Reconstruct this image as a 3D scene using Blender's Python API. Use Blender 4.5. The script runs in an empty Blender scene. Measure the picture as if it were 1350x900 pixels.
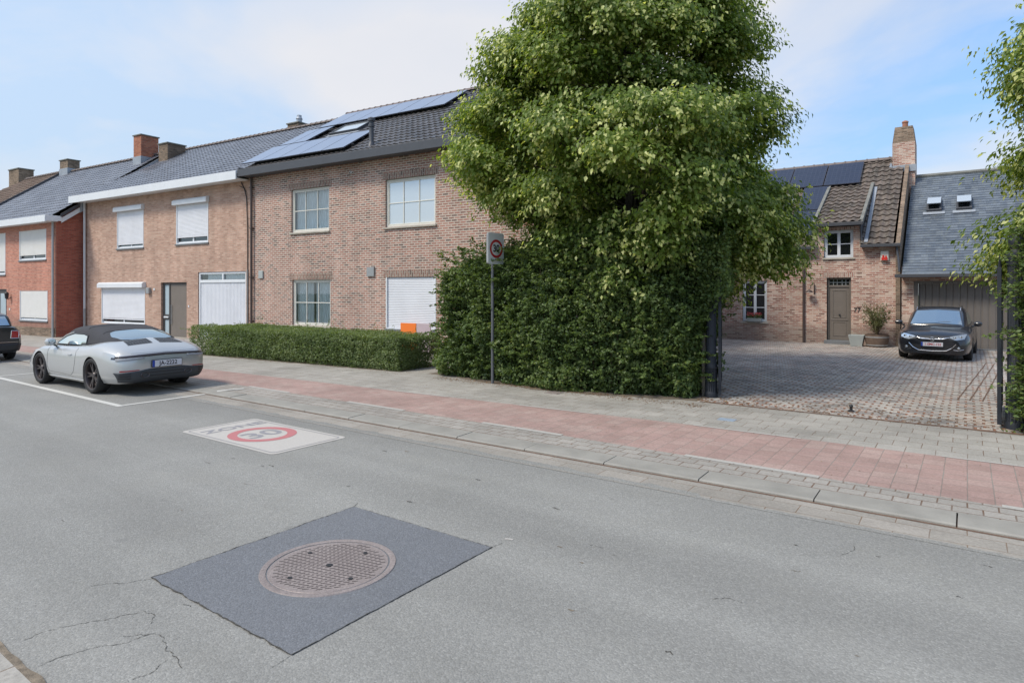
import bpy, bmesh, math, random
import numpy as np
from math import sin, cos, pi, radians, hypot, sqrt
from mathutils import Vector, Matrix, noise
from mathutils.bvhtree import BVHTree
random.seed(7); RNG = np.random.default_rng(7)
scene = bpy.context.scene
COL = scene.collection

# ------------------------------------------------------------------ objects
def tag(o, label=None, cat=None, group=None, kind=None):
    if label: o['label'] = label
    if cat: o['category'] = cat
    if group: o['group'] = group
    if kind: o['kind'] = kind
    return o
def empty(name, loc=(0,0,0), rz=0.0, scale=1.0):
    o = bpy.data.objects.new(name, None); COL.objects.link(o)
    o.location = loc; o.rotation_euler = (0,0,rz); o.scale = (scale,)*3
    o.empty_display_size = .2
    return o
def link(name, me, mat, parent=None):
    o = bpy.data.objects.new(name, me); COL.objects.link(o)
    mats = mat if isinstance(mat, (list,tuple)) else [mat]
    if not me.materials:
        for m in mats: me.materials.append(m)
    if parent is not None: o.parent = parent
    return o
def copy_tree(o, parent=None):
    c = o.copy(); COL.objects.link(c); c.parent = parent
    for ch in list(o.children): copy_tree(ch, c)
    return c

class MB:
    def __init__(s): s.v=[]; s.f=[]; s.m=[]; s.cur=0
    def add(s, vs, fs):
        b=len(s.v); s.v += [tuple(map(float,v)) for v in vs]
        for f in fs: s.f.append(tuple(b+i for i in f)); s.m.append(s.cur)
        return s
    def quad(s,a,b,c,d): return s.add([a,b,c,d],[(0,1,2,3)])
    def poly(s,pts): return s.add(pts,[tuple(range(len(pts)))])
    def box(s,x0,x1,y0,y1,z0,z1):
        return s.add([(x0,y0,z0),(x1,y0,z0),(x1,y1,z0),(x0,y1,z0),(x0,y0,z1),(x1,y0,z1),(x1,y1,z1),(x0,y1,z1)],
          [(0,3,2,1),(4,5,6,7),(0,1,5,4),(1,2,6,5),(2,3,7,6),(3,0,4,7)])
    def prism(s, pts, d):   # closed polygon extruded by vector d
        n=len(pts); d=Vector(d); q=[Vector(p)+d for p in pts]
        s.add(list(pts)+[tuple(p) for p in q], [tuple(range(n))[::-1], tuple(range(n,2*n))]+[(i,(i+1)%n,n+(i+1)%n,n+i) for i in range(n)])
        return s
    def tube(s, path, r, n=8, caps=True):
        P=[Vector(p) for p in path]; rs=r if isinstance(r,(list,tuple)) else [r]*len(P)
        up=Vector((0,0,1)); vs=[]; ref=None
        for i,p in enumerate(P):
            t=(P[min(i+1,len(P)-1)]-P[max(i-1,0)]).normalized()
            if ref is None:
                ref = t.orthogonal().normalized() if abs(t.dot(up))>.95 else t.cross(up).normalized()
            a=(ref-t*ref.dot(t)).normalized(); b=t.cross(a); ref=a
            for k in range(n):
                an=2*pi*k/n; vs.append(tuple(p+(a*cos(an)+b*sin(an))*rs[i]))
        fs=[]
        for i in range(len(P)-1):
            for k in range(n):
                k2=(k+1)%n; fs.append((i*n+k,i*n+k2,(i+1)*n+k2,(i+1)*n+k))
        if caps: fs.append(tuple(range(n))[::-1]); fs.append(tuple(range((len(P)-1)*n,len(P)*n)))
        return s.add(vs,fs)
    def lathe(s, prof, c=(0,0,0), n=24, axis='z', caps=True):  # prof = [(r,h)]
        vs=[]
        for r,h in prof:
            for k in range(n):
                a=2*pi*k/n; p=(r*cos(a), r*sin(a), h)
                if axis=='y': p=(p[0],p[2],p[1])
                if axis=='x': p=(p[2],p[0],p[1])
                vs.append((c[0]+p[0],c[1]+p[1],c[2]+p[2]))
        fs=[]
        for i in range(len(prof)-1):
            for k in range(n):
                k2=(k+1)%n; fs.append((i*n+k,i*n+k2,(i+1)*n+k2,(i+1)*n+k))
        if caps: fs.append(tuple(range(n))[::-1]); fs.append(tuple(range((len(prof)-1)*n,len(prof)*n)))
        return s.add(vs,fs)
    def grid(s, rows):
        n=len(rows[0]); vs=[p for r in rows for p in r]
        return s.add(vs,[(i*n+j,i*n+j+1,(i+1)*n+j+1,(i+1)*n+j) for i in range(len(rows)-1) for j in range(n-1)])
    def build(s, name, mat, parent=None, smooth=False, bevel=0, uv='box', seg=2, sharp=35):
        me=bpy.data.meshes.new(name); me.from_pydata(s.v,[],s.f); me.validate(); me.update()
        o=link(name,me,mat,parent)
        if len(me.materials)>1 and len(me.polygons)==len(s.m): me.polygons.foreach_set('material_index', s.m)
        boxuv(me)
        if smooth:
            me.shade_smooth()
            try: me.set_sharp_from_angle(angle=radians(sharp))
            except Exception: pass
        if bevel:
            b=o.modifiers.new('bevel','BEVEL'); b.width=bevel; b.segments=seg; b.limit_method='ANGLE'; b.angle_limit=radians(40)
        return o
def boxuv(me):
    uvl=me.uv_layers.new(name='UVMap'); n=len(me.loops)
    co=np.empty(len(me.vertices)*3,'f'); me.vertices.foreach_get('co',co); co=co.reshape(-1,3)
    vi=np.empty(n,'i'); me.loops.foreach_get('vertex_index',vi)
    no=np.empty(len(me.polygons)*3,'f'); me.polygons.foreach_get('normal',no); no=no.reshape(-1,3)
    lt=np.empty(len(me.polygons),'i'); me.polygons.foreach_get('loop_total',lt)
    ln=np.repeat(no,lt,axis=0); p=co[vi]
    t=np.stack([-ln[:,1],ln[:,0],np.zeros(n)],1); L=np.linalg.norm(t,axis=1)
    flat=L<.08
    t[flat]=(1,0,0); L[flat]=1; t/=L[:,None]
    # keep u increasing with +x or +y
    sg=np.where(np.abs(t[:,0])>=np.abs(t[:,1]), np.sign(t[:,0]), np.sign(t[:,1])); t*=sg[:,None]
    b=np.cross(ln,t); b[flat]=(0,1,0); b*=np.where(b[:,2]<0,-1,1)[:,None]
    b[flat]=(0,1,0)
    uv=np.stack([(p*t).sum(1),(p*b).sum(1)],1).astype('f')
    uvl.data.foreach_set('uv',uv.ravel())

def text_mesh(name, s, size, mat, parent, loc, rot, extrude=.002, sx=1.0, align='CENTER', offset=0.0):
    c=bpy.data.curves.new(name,'FONT'); c.body=s; c.size=size; c.extrude=extrude; c.align_x=align; c.align_y='CENTER'; c.offset=offset
    c.resolution_u=4
    o=bpy.data.objects.new(name,c); COL.objects.link(o)
    bpy.context.view_layer.update()
    me=bpy.data.meshes.new_from_object(o.evaluated_get(bpy.context.evaluated_depsgraph_get()))
    bpy.data.objects.remove(o); me.materials.clear()
    t=link(name,me,mat,parent); t.location=loc; t.rotation_euler=rot; t.scale=(sx,1,1)
    return t

# ------------------------------------------------------------------ materials
class NT:
    def __init__(s,name):
        s.m=bpy.data.materials.new(name); s.m.use_nodes=True; s.t=s.m.node_tree; s.t.nodes.clear()
        s.out=s.t.nodes.new('ShaderNodeOutputMaterial')
    def n(s,typ,**kw):
        x=s.t.nodes.new('ShaderNode'+typ)
        for k,v in kw.items():
            if k.startswith('i_'):
                key=k[2:].replace('_',' ')
                x.inputs[key].default_value=v
            else: setattr(x,k,v)
        return x
    def l(s,a,b): s.t.links.new(a,b)
    def math(s,op,a,b=None,clamp=False):
        x=s.n('Math',operation=op,use_clamp=clamp)
        for i,v in enumerate((a,b)):
            if v is None: continue
            if isinstance(v,(int,float)): x.inputs[i].default_value=v
            else: s.l(v,x.inputs[i])
        return x.outputs[0]
    def mix(s,f,a,b,blend='MIX'):
        x=s.n('MixRGB',blend_type=blend)
        for i,v in enumerate((f,a,b)):
            if isinstance(v,(int,float)): x.inputs[i].default_value=v
            elif isinstance(v,(tuple,list)): x.inputs[i].default_value=(*v[:3],1)
            else: s.l(v,x.inputs[i])
        return x.outputs[0]
    def ramp(s,f,stops,interp='LINEAR'):
        x=s.n('ValToRGB'); cr=x.color_ramp; cr.interpolation=interp
        while len(cr.elements)<len(stops): cr.elements.new(.5)
        for e,(p,c) in zip(cr.elements,stops):
            e.position=p; e.color=(*(c if isinstance(c,(tuple,list)) else (c,c,c))[:3],1)
        s.l(f,x.inputs[0]); return x.outputs[0]
    def noise(s,vec,scale,detail=4,rough=.55,out=0,dist=0):
        x=s.n('TexNoise'); x.inputs['Scale'].default_value=scale; x.inputs['Detail'].default_value=detail
        x.inputs['Roughness'].default_value=rough; x.inputs['Distortion'].default_value=dist
        if vec is not None: s.l(vec,x.inputs['Vector'])
        return x.outputs[out]
    def coord(s,which='UV'):
        return s.n('TexCoord').outputs[which]
    def bsdf(s,color,rough=.8,metal=0,spec=.5,bump=None,coat=0,**kw):
        b=s.n('BsdfPrincipled')
        for key,v in (('Base Color',color),('Roughness',rough),('Metallic',metal),('Specular IOR Level',spec),('Coat Weight',coat)):
            if isinstance(v,(int,float)): b.inputs[key].default_value=v
            elif isinstance(v,(tuple,list)): b.inputs[key].default_value=(*v[:3],1)
            else: s.l(v,b.inputs[key])
        if coat: b.inputs['Coat Roughness'].default_value=.03
        if bump:
            for h,st,d in ([bump] if isinstance(bump,tuple) else bump):
                bp=s.n('Bump'); bp.inputs['Strength'].default_value=st; bp.inputs['Distance'].default_value=d
                s.l(h,bp.inputs['Height'])
                if b.inputs['Normal'].links: s.l(b.inputs['Normal'].links[0].from_socket,bp.inputs['Normal'])
                s.l(bp.outputs[0],b.inputs['Normal'])
        s.l(b.outputs[0],s.out.inputs[0]); return b

def hexc(r,g,b):
    f=lambda c:(c/255/12.92) if c/255<=.04045 else ((c/255+.055)/1.055)**2.4
    return (f(r),f(g),f(b))
def plain(name,col,rough=.6,metal=0,spec=.5,var=.12,vs=3.0,bump=0,bs=40,coat=0):
    t=NT(name); v=t.coord('Object')
    n1=t.noise(v,vs,5,.6)
    c=t.mix(1.0,col,t.ramp(n1,[(.25,1-var),(.75,1+var*.6)]),'MULTIPLY')
    bp=(t.noise(v,bs,4),bump,.01) if bump else None
    t.bsdf(c,rough,metal,spec,bp,coat); return t.m
def brick_mat(name, stops, mortar, bw=.21, bh=.07, ms=.011, swap=False, blotch=.2, bump=.6, dirt=None, msmooth=.15):
    t=NT(name); uv=t.coord('UV')
    if swap:
        sp=t.n('SeparateXYZ'); t.l(uv,sp.inputs[0]); cb=t.n('CombineXYZ'); t.l(sp.outputs[1],cb.inputs[0]); t.l(sp.outputs[0],cb.inputs[1]); uv=cb.outputs[0]
    # slight wobble so that no course is ruler straight
    wob=t.noise(uv,6,2,.5,out=1); add=t.n('VectorMath',operation='MULTIPLY_ADD'); t.l(wob,add.inputs[0]); add.inputs[1].default_value=(.008,.006,0); t.l(uv,add.inputs[2])
    b=t.n('TexBrick',offset=.5,squash=1.0); t.l(add.outputs[0],b.inputs['Vector'])
    b.inputs['Color1'].default_value=(0,0,0,1); b.inputs['Color2'].default_value=(1,1,1,1); b.inputs['Mortar'].default_value=(.5,.5,.5,1)
    b.inputs['Scale'].default_value=1; b.inputs['Mortar Size'].default_value=ms; b.inputs['Mortar Smooth'].default_value=msmooth
    b.inputs['Brick Width'].default_value=bw; b.inputs['Row Height'].default_value=bh; b.inputs['Bias'].default_value=0
    rc=t.ramp(b.outputs['Color'],stops)
    fine=t.noise(uv,60,3,.6); rc=t.mix(.5,rc,t.ramp(fine,[(.3,.55),(.7,1.4)]),'MULTIPLY')
    mo=t.mix(.4,mortar,t.ramp(t.noise(uv,25,3),[(.3,.6),(.7,1.3)]),'MULTIPLY')
    c=t.mix(b.outputs['Fac'],rc,mo)
    bl=t.noise(t.coord('Object'),.7,4,.6)
    c=t.mix(1,c,t.ramp(bl,[(.3,1-blotch),(.7,1+blotch*.7)]),'MULTIPLY')
    if dirt:
        sp=t.n('SeparateXYZ'); t.l(t.coord('Object'),sp.inputs[0])
        dn=t.math('ADD',sp.outputs[2],t.math('MULTIPLY',t.noise(uv,1.5,4),-.9))
        c=t.mix(t.ramp(dn,[(0.0,.5),(.45,0.0)]),c,dirt)
    mpv=t.n('Mapping'); mpv.inputs['Scale'].default_value=(2.2,2.2,.22); t.l(t.coord('Object'),mpv.inputs[0])
    c=t.mix(1,c,t.ramp(t.noise(mpv.outputs[0],1.0,5,.65),[(.32,.84),(.6,1.04)]),'MULTIPLY')
    h=t.math('ADD',t.math('MULTIPLY',t.math('SUBTRACT',1.0,b.outputs['Fac']),1.0),t.math('MULTIPLY',fine,.35))
    t.bsdf(c,.88,0,.3,(h,bump,.012)); return t.m
def roof_mat(name, stops, w, L, rough=.45, spec=.5, lichen=None, bumpv=.2):
    t=NT(name); uv=t.coord('UV2') if False else t.n('UVMap',uv_map='tile').outputs[0]
    fl=t.n('VectorMath',operation='FLOOR'); t.l(uv,fl.inputs[0])
    wn=t.n('TexWhiteNoise',noise_dimensions='2D'); t.l(fl.outputs[0],wn.inputs['Vector'])
    c=t.ramp(wn.outputs['Value'],stops)
    ob=t.coord('Object'); c=t.mix(1,c,t.ramp(t.noise(ob,1.1,5,.65),[(.3,.75),(.7,1.2)]),'MULTIPLY')
    c=t.mix(.6,c,t.ramp(t.noise(ob,28,4,.7),[(.35,.6),(.65,1.3)]),'MULTIPLY')
    if lichen: c=t.mix(t.ramp(t.noise(ob,9,5,.7),[(.5,0.0),(.68,.65)]),c,lichen)
    r=t.ramp(t.noise(ob,6,3),[(.3,rough*.8),(.7,min(1,rough*1.35))])
    t.bsdf(c,r,0,spec,(t.noise(ob,45,4),bumpv,.01)); return t.m

M={}
M['asphalt']=None
def asphalt(name, base, grain, tint=(1,.98,.93), dark=.75, streak=True, bstr=.5):
    t=NT(name); p=t.coord('Object')
    v=t.n('TexVoronoi'); v.inputs['Scale'].default_value=95; t.l(p,v.inputs['Vector'])
    hsv=t.n('SeparateColor'); t.l(v.outputs['Color'],hsv.inputs[0])
    c=t.mix(1,base,t.ramp(hsv.outputs[0],[(0,1-grain),(.6,1.0),(.93,1+grain*.7),(1,1+grain*1.5)]),'MULTIPLY')
    c=t.mix(.7,c,t.ramp(t.noise(p,30,6,.75),[(.3,1-grain*.5),(.7,1+grain*.4)]),'MULTIPLY')
    c=t.mix(1,c,t.ramp(t.noise(p,.45,5,.65),[(.3,.88),(.7,1.07)]),'MULTIPLY')
    c=t.mix(t.ramp(t.noise(p,1.3,6,.7),[(.5,0.0),(.75,.35)]),c,tuple(x*y for x,y in zip(base,tint)))
    if streak:
        mp=t.n('Mapping'); mp.inputs['Scale'].default_value=(.12,1.3,1); t.l(p,mp.inputs[0])
        c=t.mix(1,c,t.ramp(t.noise(mp.outputs[0],1,4,.55),[(.3,.9),(.7,1.06)]),'MULTIPLY')
        mp2=t.n('Mapping'); mp2.inputs['Scale'].default_value=(.02,.55,1); mp2.inputs['Location'].default_value=(0,.35,0); t.l(p,mp2.inputs[0])
        c=t.mix(1,c,t.ramp(t.noise(mp2.outputs[0],1.6,2,.4),[(.35,.90),(.65,1.06)]),'MULTIPLY')
        c=t.mix(t.ramp(t.noise(p,.9,7,.75,dist=.4),[(.56,0.0),(.72,.30)]),c,tuple(x*.72 for x in base))
        sp=t.noise(p,3.3,2,.5); c=t.mix(t.ramp(sp,[(.71,0.0),(.74,.35)]),c,tuple(x*.6 for x in base))
    h=t.math('ADD',t.math('MULTIPLY',v.outputs['Distance'],-1.2),t.math('MULTIPLY',t.noise(p,60,5,.7),.8))
    t.bsdf(c,.85,0,.35,(h,bstr,.006)); return t.m
M['asphalt']=asphalt('asphalt',(.272,.268,.250),.17,bstr=.35)
M['patch']=asphalt('dark_asphalt',(.160,.167,.180),.16,streak=False,bstr=.35)
def paver(name, stops, mortar, bw, bh, ms, swap=False, blotch=.18, off=.5, bump=.5, moss=None, wob=.006, msm=.2, spec=.3, rough=.85):
    t=NT(name); p=t.coord('Object')
    sp=t.n('SeparateXYZ'); t.l(p,sp.inputs[0]); cb=t.n('CombineXYZ')
    t.l(sp.outputs[1 if swap else 0],cb.inputs[0]); t.l(sp.outputs[0 if swap else 1],cb.inputs[1])
    wn=t.noise(cb.outputs[0],2.5,3,.6,out=1); add=t.n('VectorMath',operation='MULTIPLY_ADD'); t.l(wn,add.inputs[0]); add.inputs[1].default_value=(wob*2,wob*2,0); t.l(cb.outputs[0],add.inputs[2])
    b=t.n('TexBrick',offset=off); t.l(add.outputs[0],b.inputs['Vector'])
    b.inputs['Color1'].default_value=(0,0,0,1); b.inputs['Color2'].default_value=(1,1,1,1); b.inputs['Mortar'].default_value=(.5,.5,.5,1)
    b.inputs['Scale'].default_value=1; b.inputs['Mortar Size'].default_value=ms; b.inputs['Mortar Smooth'].default_value=msm
    b.inputs['Brick Width'].default_value=bw; b.inputs['Row Height'].default_value=bh
    c=t.ramp(b.outputs['Color'],stops)
    c=t.mix(.7,c,t.ramp(t.noise(p,40,5,.7),[(.3,.72),(.7,1.25)]),'MULTIPLY')
    m=mortar
    if moss: m=t.mix(t.ramp(t.noise(p,moss[1],5,.7),[(.42,0.0),(.6,1.0)]),mortar,moss[0])
    fac=b.outputs['Fac']
    if moss:
        fac=t.math('ADD',fac,t.math('MULTIPLY',fac,t.noise(p,5,3)),clamp=True)
    c=t.mix(fac,c,m)
    c=t.mix(1,c,t.ramp(t.noise(p,.8,5,.65),[(.3,1-blotch),(.7,1+blotch*.5)]),'MULTIPLY')
    st=t.noise(p,2.2,5,.7); c=t.mix(t.ramp(st,[(.55,0.0),(.75,.35)]),c,tuple(.5*x for x in stops[0][1]))
    h=t.math('ADD',t.math('SUBTRACT',1.0,b.outputs['Fac']),t.math('MULTIPLY',t.noise(p,30,5),.3))
    t.bsdf(c,rough,0,spec,(h,bump,.01)); return t.m
M['red_paver']=paver('red_paver',[(0,(.34,.235,.205)),(.5,(.375,.255,.225)),(1,(.39,.285,.25))],(.25,.19,.165),.22,.20,.005,swap=True,blotch=.2,moss=((.26,.24,.21),2.0))
M['grey_paver']=paver('grey_paver',[(0,(.315,.298,.265)),(.5,(.35,.33,.295)),(1,(.38,.358,.322))],(.24,.20,.165),.30,.30,.005,moss=((.17,.11,.07),2.2),blotch=.22)
M['small_paver']=paver('small_grey_paver',[(0,(.305,.285,.255)),(1,(.365,.34,.305))],(.22,.18,.15),.22,.165,.007,moss=((.16,.10,.065),3))
M['cobble']=paver('cobble',[(0,(.25,.245,.235)),(.35,(.41,.395,.365)),(.7,(.52,.50,.455)),(1,(.43,.36,.31))],(.22,.165,.125),.21,.145,.022,moss=((.26,.13,.08),1.6),wob=.03,bump=.9,msm=.6,blotch=.3)
M['gutter']=paver('gutter_paver',[(0,(.29,.268,.235)),(1,(.34,.312,.275))],(.22,.18,.145),.48,.225,.004,moss=((.2,.13,.08),3),blotch=.2)
M['kerb']=plain('kerb_concrete',(.285,.272,.242),.85,var=.22,vs=2.5,bump=.35,bs=60)
M['groove']=plain('dirt_joint',(.15,.09,.06),.95,var=.5,vs=9,bump=.4)
M['soil']=plain('soil',(.17,.135,.10),.95,var=.4,vs=5,bump=.6,bs=30)
M['sandjoint']=plain('sandy_dirt',(.21,.17,.125),.95,var=.6,vs=14,bump=.7,bs=60)
M['grass']=plain('grass_field',(.07,.10,.035),.95,var=.4,vs=.6,bump=.5)
M['crack']=plain('crack_dark',(.065,.06,.052),.95,var=.3)
def worn_paint(name,col,wear,under):
    t=NT(name); p=t.coord('Object')
    f=t.ramp(t.noise(p,30,6,.8),[(.5-wear*.5,0.0),(.5+.15,1.0)])
    f=t.math('MULTIPLY',f,wear*1.3,clamp=True)
    c=t.mix(f,col,under)
    v=t.n('TexVoronoi'); v.inputs['Scale'].default_value=95; t.l(p,v.inputs['Vector'])
    t.bsdf(c,.7,0,.4,(v.outputs['Distance'],.3,.004)); return t.m
M['line']=worn_paint('road_paint_white',(.50,.475,.43),.52,(.29,.28,.26))
M['linepk']=worn_paint('parking_paint_white',(.58,.57,.53),.25,(.28,.28,.27))
M['zwhite']=worn_paint('zone_paint_cream',(.50,.47,.43),.34,(.34,.33,.31))
M['zred']=worn_paint('zone_paint_red',(.47,.16,.165),.25,(.34,.22,.21))
M['zgrey']=worn_paint('zone_paint_lettering',(.23,.225,.25),.4,(.34,.33,.32))
M['iron']=None
t=NT('cast_iron'); p=t.coord('Object')
c=t.ramp(t.noise(p,3,5,.6),[(.3,(.27,.225,.21)),(.7,(.34,.29,.27))]); c=t.mix(.8,c,t.ramp(t.noise(p,70,4,.7),[(.3,.65),(.7,1.3)]),'MULTIPLY')
t.bsdf(c,.6,.35,.5,(t.noise(p,90,3),.3,.003)); M['iron']=t.m
M['irond']=plain('iron_groove',(.035,.03,.028),.8)

M['brick3']=brick_mat('brick_mixed_red',[(0,(.15,.11,.095)),(.18,(.28,.15,.115)),(.4,(.42,.205,.155)),(.62,(.33,.175,.135)),(.8,(.48,.27,.21)),(1,(.21,.155,.135))],(.56,.485,.41),.215,.072,.0135,bump=.5,blotch=.12)
M['brick3v']=brick_mat('brick_mixed_soldier',[(0,(.13,.085,.07)),(.4,(.29,.155,.12)),(.7,(.24,.14,.11)),(1,(.36,.21,.16))],(.40,.35,.29),.20,.072,.013,swap=True,bump=.5)
M['brick2']=brick_mat('brick_salmon',[(0,(.38,.225,.165)),(.3,(.47,.285,.21)),(.6,(.51,.32,.24)),(.85,(.56,.375,.285)),(1,(.42,.26,.195))],(.45,.35,.28),.21,.068,.009,bump=.35,blotch=.13)
M['brick1']=brick_mat('brick_orange_red',[(0,(.42,.155,.10)),(.5,(.54,.21,.14)),(1,(.58,.26,.175))],(.40,.30,.25),.21,.068,.009,bump=.35,blotch=.12,dirt=(.16,.12,.10))
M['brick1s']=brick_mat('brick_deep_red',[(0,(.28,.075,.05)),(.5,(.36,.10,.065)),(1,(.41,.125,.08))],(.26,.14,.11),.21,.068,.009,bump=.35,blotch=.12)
M['brickR']=brick_mat('brick_mottled_pink',[(0,(.20,.10,.075)),(.2,(.36,.17,.13)),(.45,(.47,.25,.19)),(.7,(.54,.37,.29)),(1,(.60,.46,.375))],(.58,.48,.40),.20,.066,.014,bump=.6,blotch=.22,msmooth=.5,dirt=(.16,.14,.12))
M['brickRv']=brick_mat('brick_mottled_soldier',[(0,(.22,.10,.08)),(.45,(.38,.20,.16)),(1,(.50,.37,.30))],(.50,.42,.35),.20,.066,.014,swap=True,bump=.6)
M['brickC']=brick_mat('brick_chimney_brown',[(0,(.12,.085,.06)),(.5,(.22,.155,.11)),(1,(.30,.21,.15))],(.26,.21,.16),.21,.068,.011,blotch=.35)
M['brickCr']=brick_mat('brick_chimney_orange',[(0,(.30,.09,.05)),(.5,(.42,.14,.08)),(1,(.48,.18,.10))],(.30,.20,.15),.21,.068,.010,blotch=.25)
M['cement']=plain('cement',(.20,.20,.18),.9,var=.35,vs=4,bump=.5)
TW,TL=.235,.33
M['tile12']=roof_mat('roof_tile_blue_grey',[(0,(.11,.115,.135)),(1,(.17,.177,.20))],TW,TL,.27,.9)
M['tile3']=roof_mat('roof_tile_anthracite',[(0,(.060,.056,.056)),(1,(.10,.092,.09))],TW,TL,.36,.6)
M['tileR']=roof_mat('roof_tile_mossy_brown',[(0,(.085,.07,.06)),(.5,(.125,.10,.085)),(1,(.17,.135,.115))],.26,.36,.8,.3,lichen=(.27,.25,.21),bumpv=.5)
M['tile0']=roof_mat('roof_tile_old_brown',[(0,(.10,.07,.055)),(1,(.17,.115,.09))],TW,TL,.85,.3,lichen=(.2,.17,.12),bumpv=.5)
M['slate']=roof_mat('roof_slate',[(0,(.085,.105,.135)),(.5,(.115,.138,.17)),(1,(.15,.175,.205))],.2,.16,.5,.5,lichen=(.17,.19,.19),bumpv=.35)
M['ridge']=plain('ridge_tile',(.17,.135,.12),.7,var=.4,vs=6)
M['ridge3']=plain('ridge_tile_brown',(.12,.085,.08),.55,var=.3,vs=6)
M['white']=plain('white_trim',(.68,.70,.72),.45,var=.06,vs=2)
M['cream']=plain('cream_frame',(.66,.64,.57),.5,var=.06)
M['shutter']=plain('shutter_white',(.66,.67,.70),.5,var=.10,vs=1.2)
M['shutterc']=plain('shutter_cream',(.66,.65,.62),.5,var=.05)
M['taupe']=plain('taupe_paint',(.165,.14,.118),.5,var=.1)
M['taupeg']=plain('taupe_garage_paint',(.15,.132,.118),.55,var=.12)
M['darkframe']=plain('dark_frame',(.055,.05,.048),.5)
M['anthr']=plain('anthracite_metal',(.062,.065,.074),.45,var=.1)
M['zinc']=plain('zinc_pipe',(.34,.35,.35),.5,metal=.3,var=.15)
M['pipewhite']=plain('pipe_white',(.55,.56,.57),.5,var=.1)
M['brownpipe']=plain('pipe_brown',(.07,.048,.042),.5)
M['lead']=plain('lead_flashing',(.33,.36,.40),.55,metal=.2,var=.2)
M['stone']=plain('sill_stone',(.42,.39,.33),.8,var=.2,vs=5,bump=.2)
M['bluestone']=plain('bluestone',(.16,.17,.18),.75,var=.2)
M['curtain']=plain('curtain_cloth',(.80,.85,.85),.9,var=.1)
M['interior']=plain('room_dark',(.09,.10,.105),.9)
M['gatepaint']=plain('gate_dark_paint',(.014,.018,.026),.65,var=.15)
M['poleg']=plain('pole_grey',(.10,.105,.115),.5,var=.15)
M['wood']=plain('weathered_wood',(.22,.19,.155),.85,var=.4,vs=9,bump=.4)
M['barrel']=plain('barrel_wood',(.15,.105,.08),.8,var=.35,vs=8,bump=.4)
M['terracotta']=plain('terracotta',(.36,.16,.10),.8,var=.2)
M['potgrey']=plain('planter_grey',(.36,.39,.38),.8,var=.1)
M['orange']=plain('orange_board',(.85,.20,.03),.5,var=.03)
M['pinkboard']=plain('pale_board',(.50,.40,.42),.6,var=.08)
M['red']=plain('red_plastic',(.6,.03,.02),.4,var=.05)
M['black']=plain('black_plastic',(.02,.02,.022),.5,var=.1)
M['rubber']=plain('tyre_rubber',(.018,.018,.019),.75,var=.2,vs=20)
M['signwhite']=plain('sign_white',(.62,.63,.64),.4,var=.05)
M['signred']=plain('sign_red',(.42,.02,.025),.4,var=.05)
M['signblack']=plain('sign_black',(.02,.02,.025),.4)
M['bark']=plain('bark',(.085,.07,.055),.95,var=.4,vs=8,bump=.8,bs=25)
M['twig']=plain('twig',(.12,.095,.06),.9,var=.3,vs=8)
def glossy_glass(name,dark,refl,tr=0.0,tint=(.9,.95,.97)):
    t=NT(name)
    g=t.n('BsdfGlossy'); g.inputs['Roughness'].default_value=.02; g.inputs['Color'].default_value=(*tint,1)
    d=t.n('BsdfDiffuse'); d.inputs['Color'].default_value=(*dark,1)
    base=d.outputs[0]
    if tr:
        tp=t.n('BsdfTransparent'); tp.inputs['Color'].default_value=(.95,.97,.97,1)
        mx=t.n('MixShader'); mx.inputs[0].default_value=tr; t.l(base,mx.inputs[1]); t.l(tp.outputs[0],mx.inputs[2]); base=mx.outputs[0]
    fr=t.n('Fresnel'); fr.inputs['IOR'].default_value=1.5
    f=t.math('ADD',t.math('MULTIPLY',fr.outputs[0],1.0-refl),refl,clamp=True)
    mx=t.n('MixShader'); t.l(f,mx.inputs[0]); t.l(base,mx.inputs[1]); t.l(g.outputs[0],mx.inputs[2]); t.l(mx.outputs[0],t.out.inputs[0])
    return t.m
M['pane']=glossy_glass('window_glass',(.02,.025,.028),.10,tr=.97)
M['panem']=glossy_glass('window_glass_bright',(.48,.51,.52),.22)
M['paned']=glossy_glass('window_glass_dark',(.012,.014,.016),.07)
M['frost']=plain('frosted_glass',(.38,.46,.50),.25,var=.12,vs=2)
M['lamplens']=plain('lamp_lens',(.30,.31,.33),.4,var=.03)
M['stepflash']=plain('roof_step_flashing',(.15,.155,.17),.6,var=.2)
M['carglass']=glossy_glass('car_glass',(.10,.12,.13),.5,tint=(.82,.92,.95))
M['carglassd']=glossy_glass('car_side_glass',(.035,.05,.045),.13,tint=(.8,.9,.9))
M['solar']=None
t=NT('solar_cells'); uv=t.coord('UV')
b=t.n('TexBrick',offset=0.0); t.l(uv,b.inputs['Vector']); b.inputs['Scale'].default_value=1; b.inputs['Brick Width'].default_value=.165; b.inputs['Row Height'].default_value=.165; b.inputs['Mortar Size'].default_value=.004
b.inputs['Color1'].default_value=(.018,.020,.036,1); b.inputs['Color2'].default_value=(.022,.024,.042,1); b.inputs['Mortar'].default_value=(.05,.055,.075,1)
t.bsdf(b.outputs['Color'],.12,0,.8); M['solar']=t.m
M['solarbright']=glossy_glass('solar_glass',(.07,.075,.10),.5,tint=(.88,.90,.96))
M['solarframe']=plain('solar_frame',(.10,.10,.12),.4,metal=.5)
def carpaint(name,col,metal=0.0,rough=.35,flake=.0):
    t=NT(name); t.bsdf(col,rough,metal,.5,coat=.75); return t.m
M['paintgrey']=carpaint('car_paint_light_grey',(.52,.525,.52),.5,.32)
M['paintblack']=carpaint('car_paint_black',(.010,.012,.017),.0,.3)
M['paintnavy']=carpaint('car_paint_dark',(.012,.014,.018),.0,.3)
M['softtop']=plain('soft_top_fabric',(.05,.05,.056),.95,var=.15,bump=.3,bs=150)
M['trimblack']=plain('trim_black',(.022,.023,.026),.45)
M['diffuser']=plain('diffuser_grey',(.045,.05,.057),.5)
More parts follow.
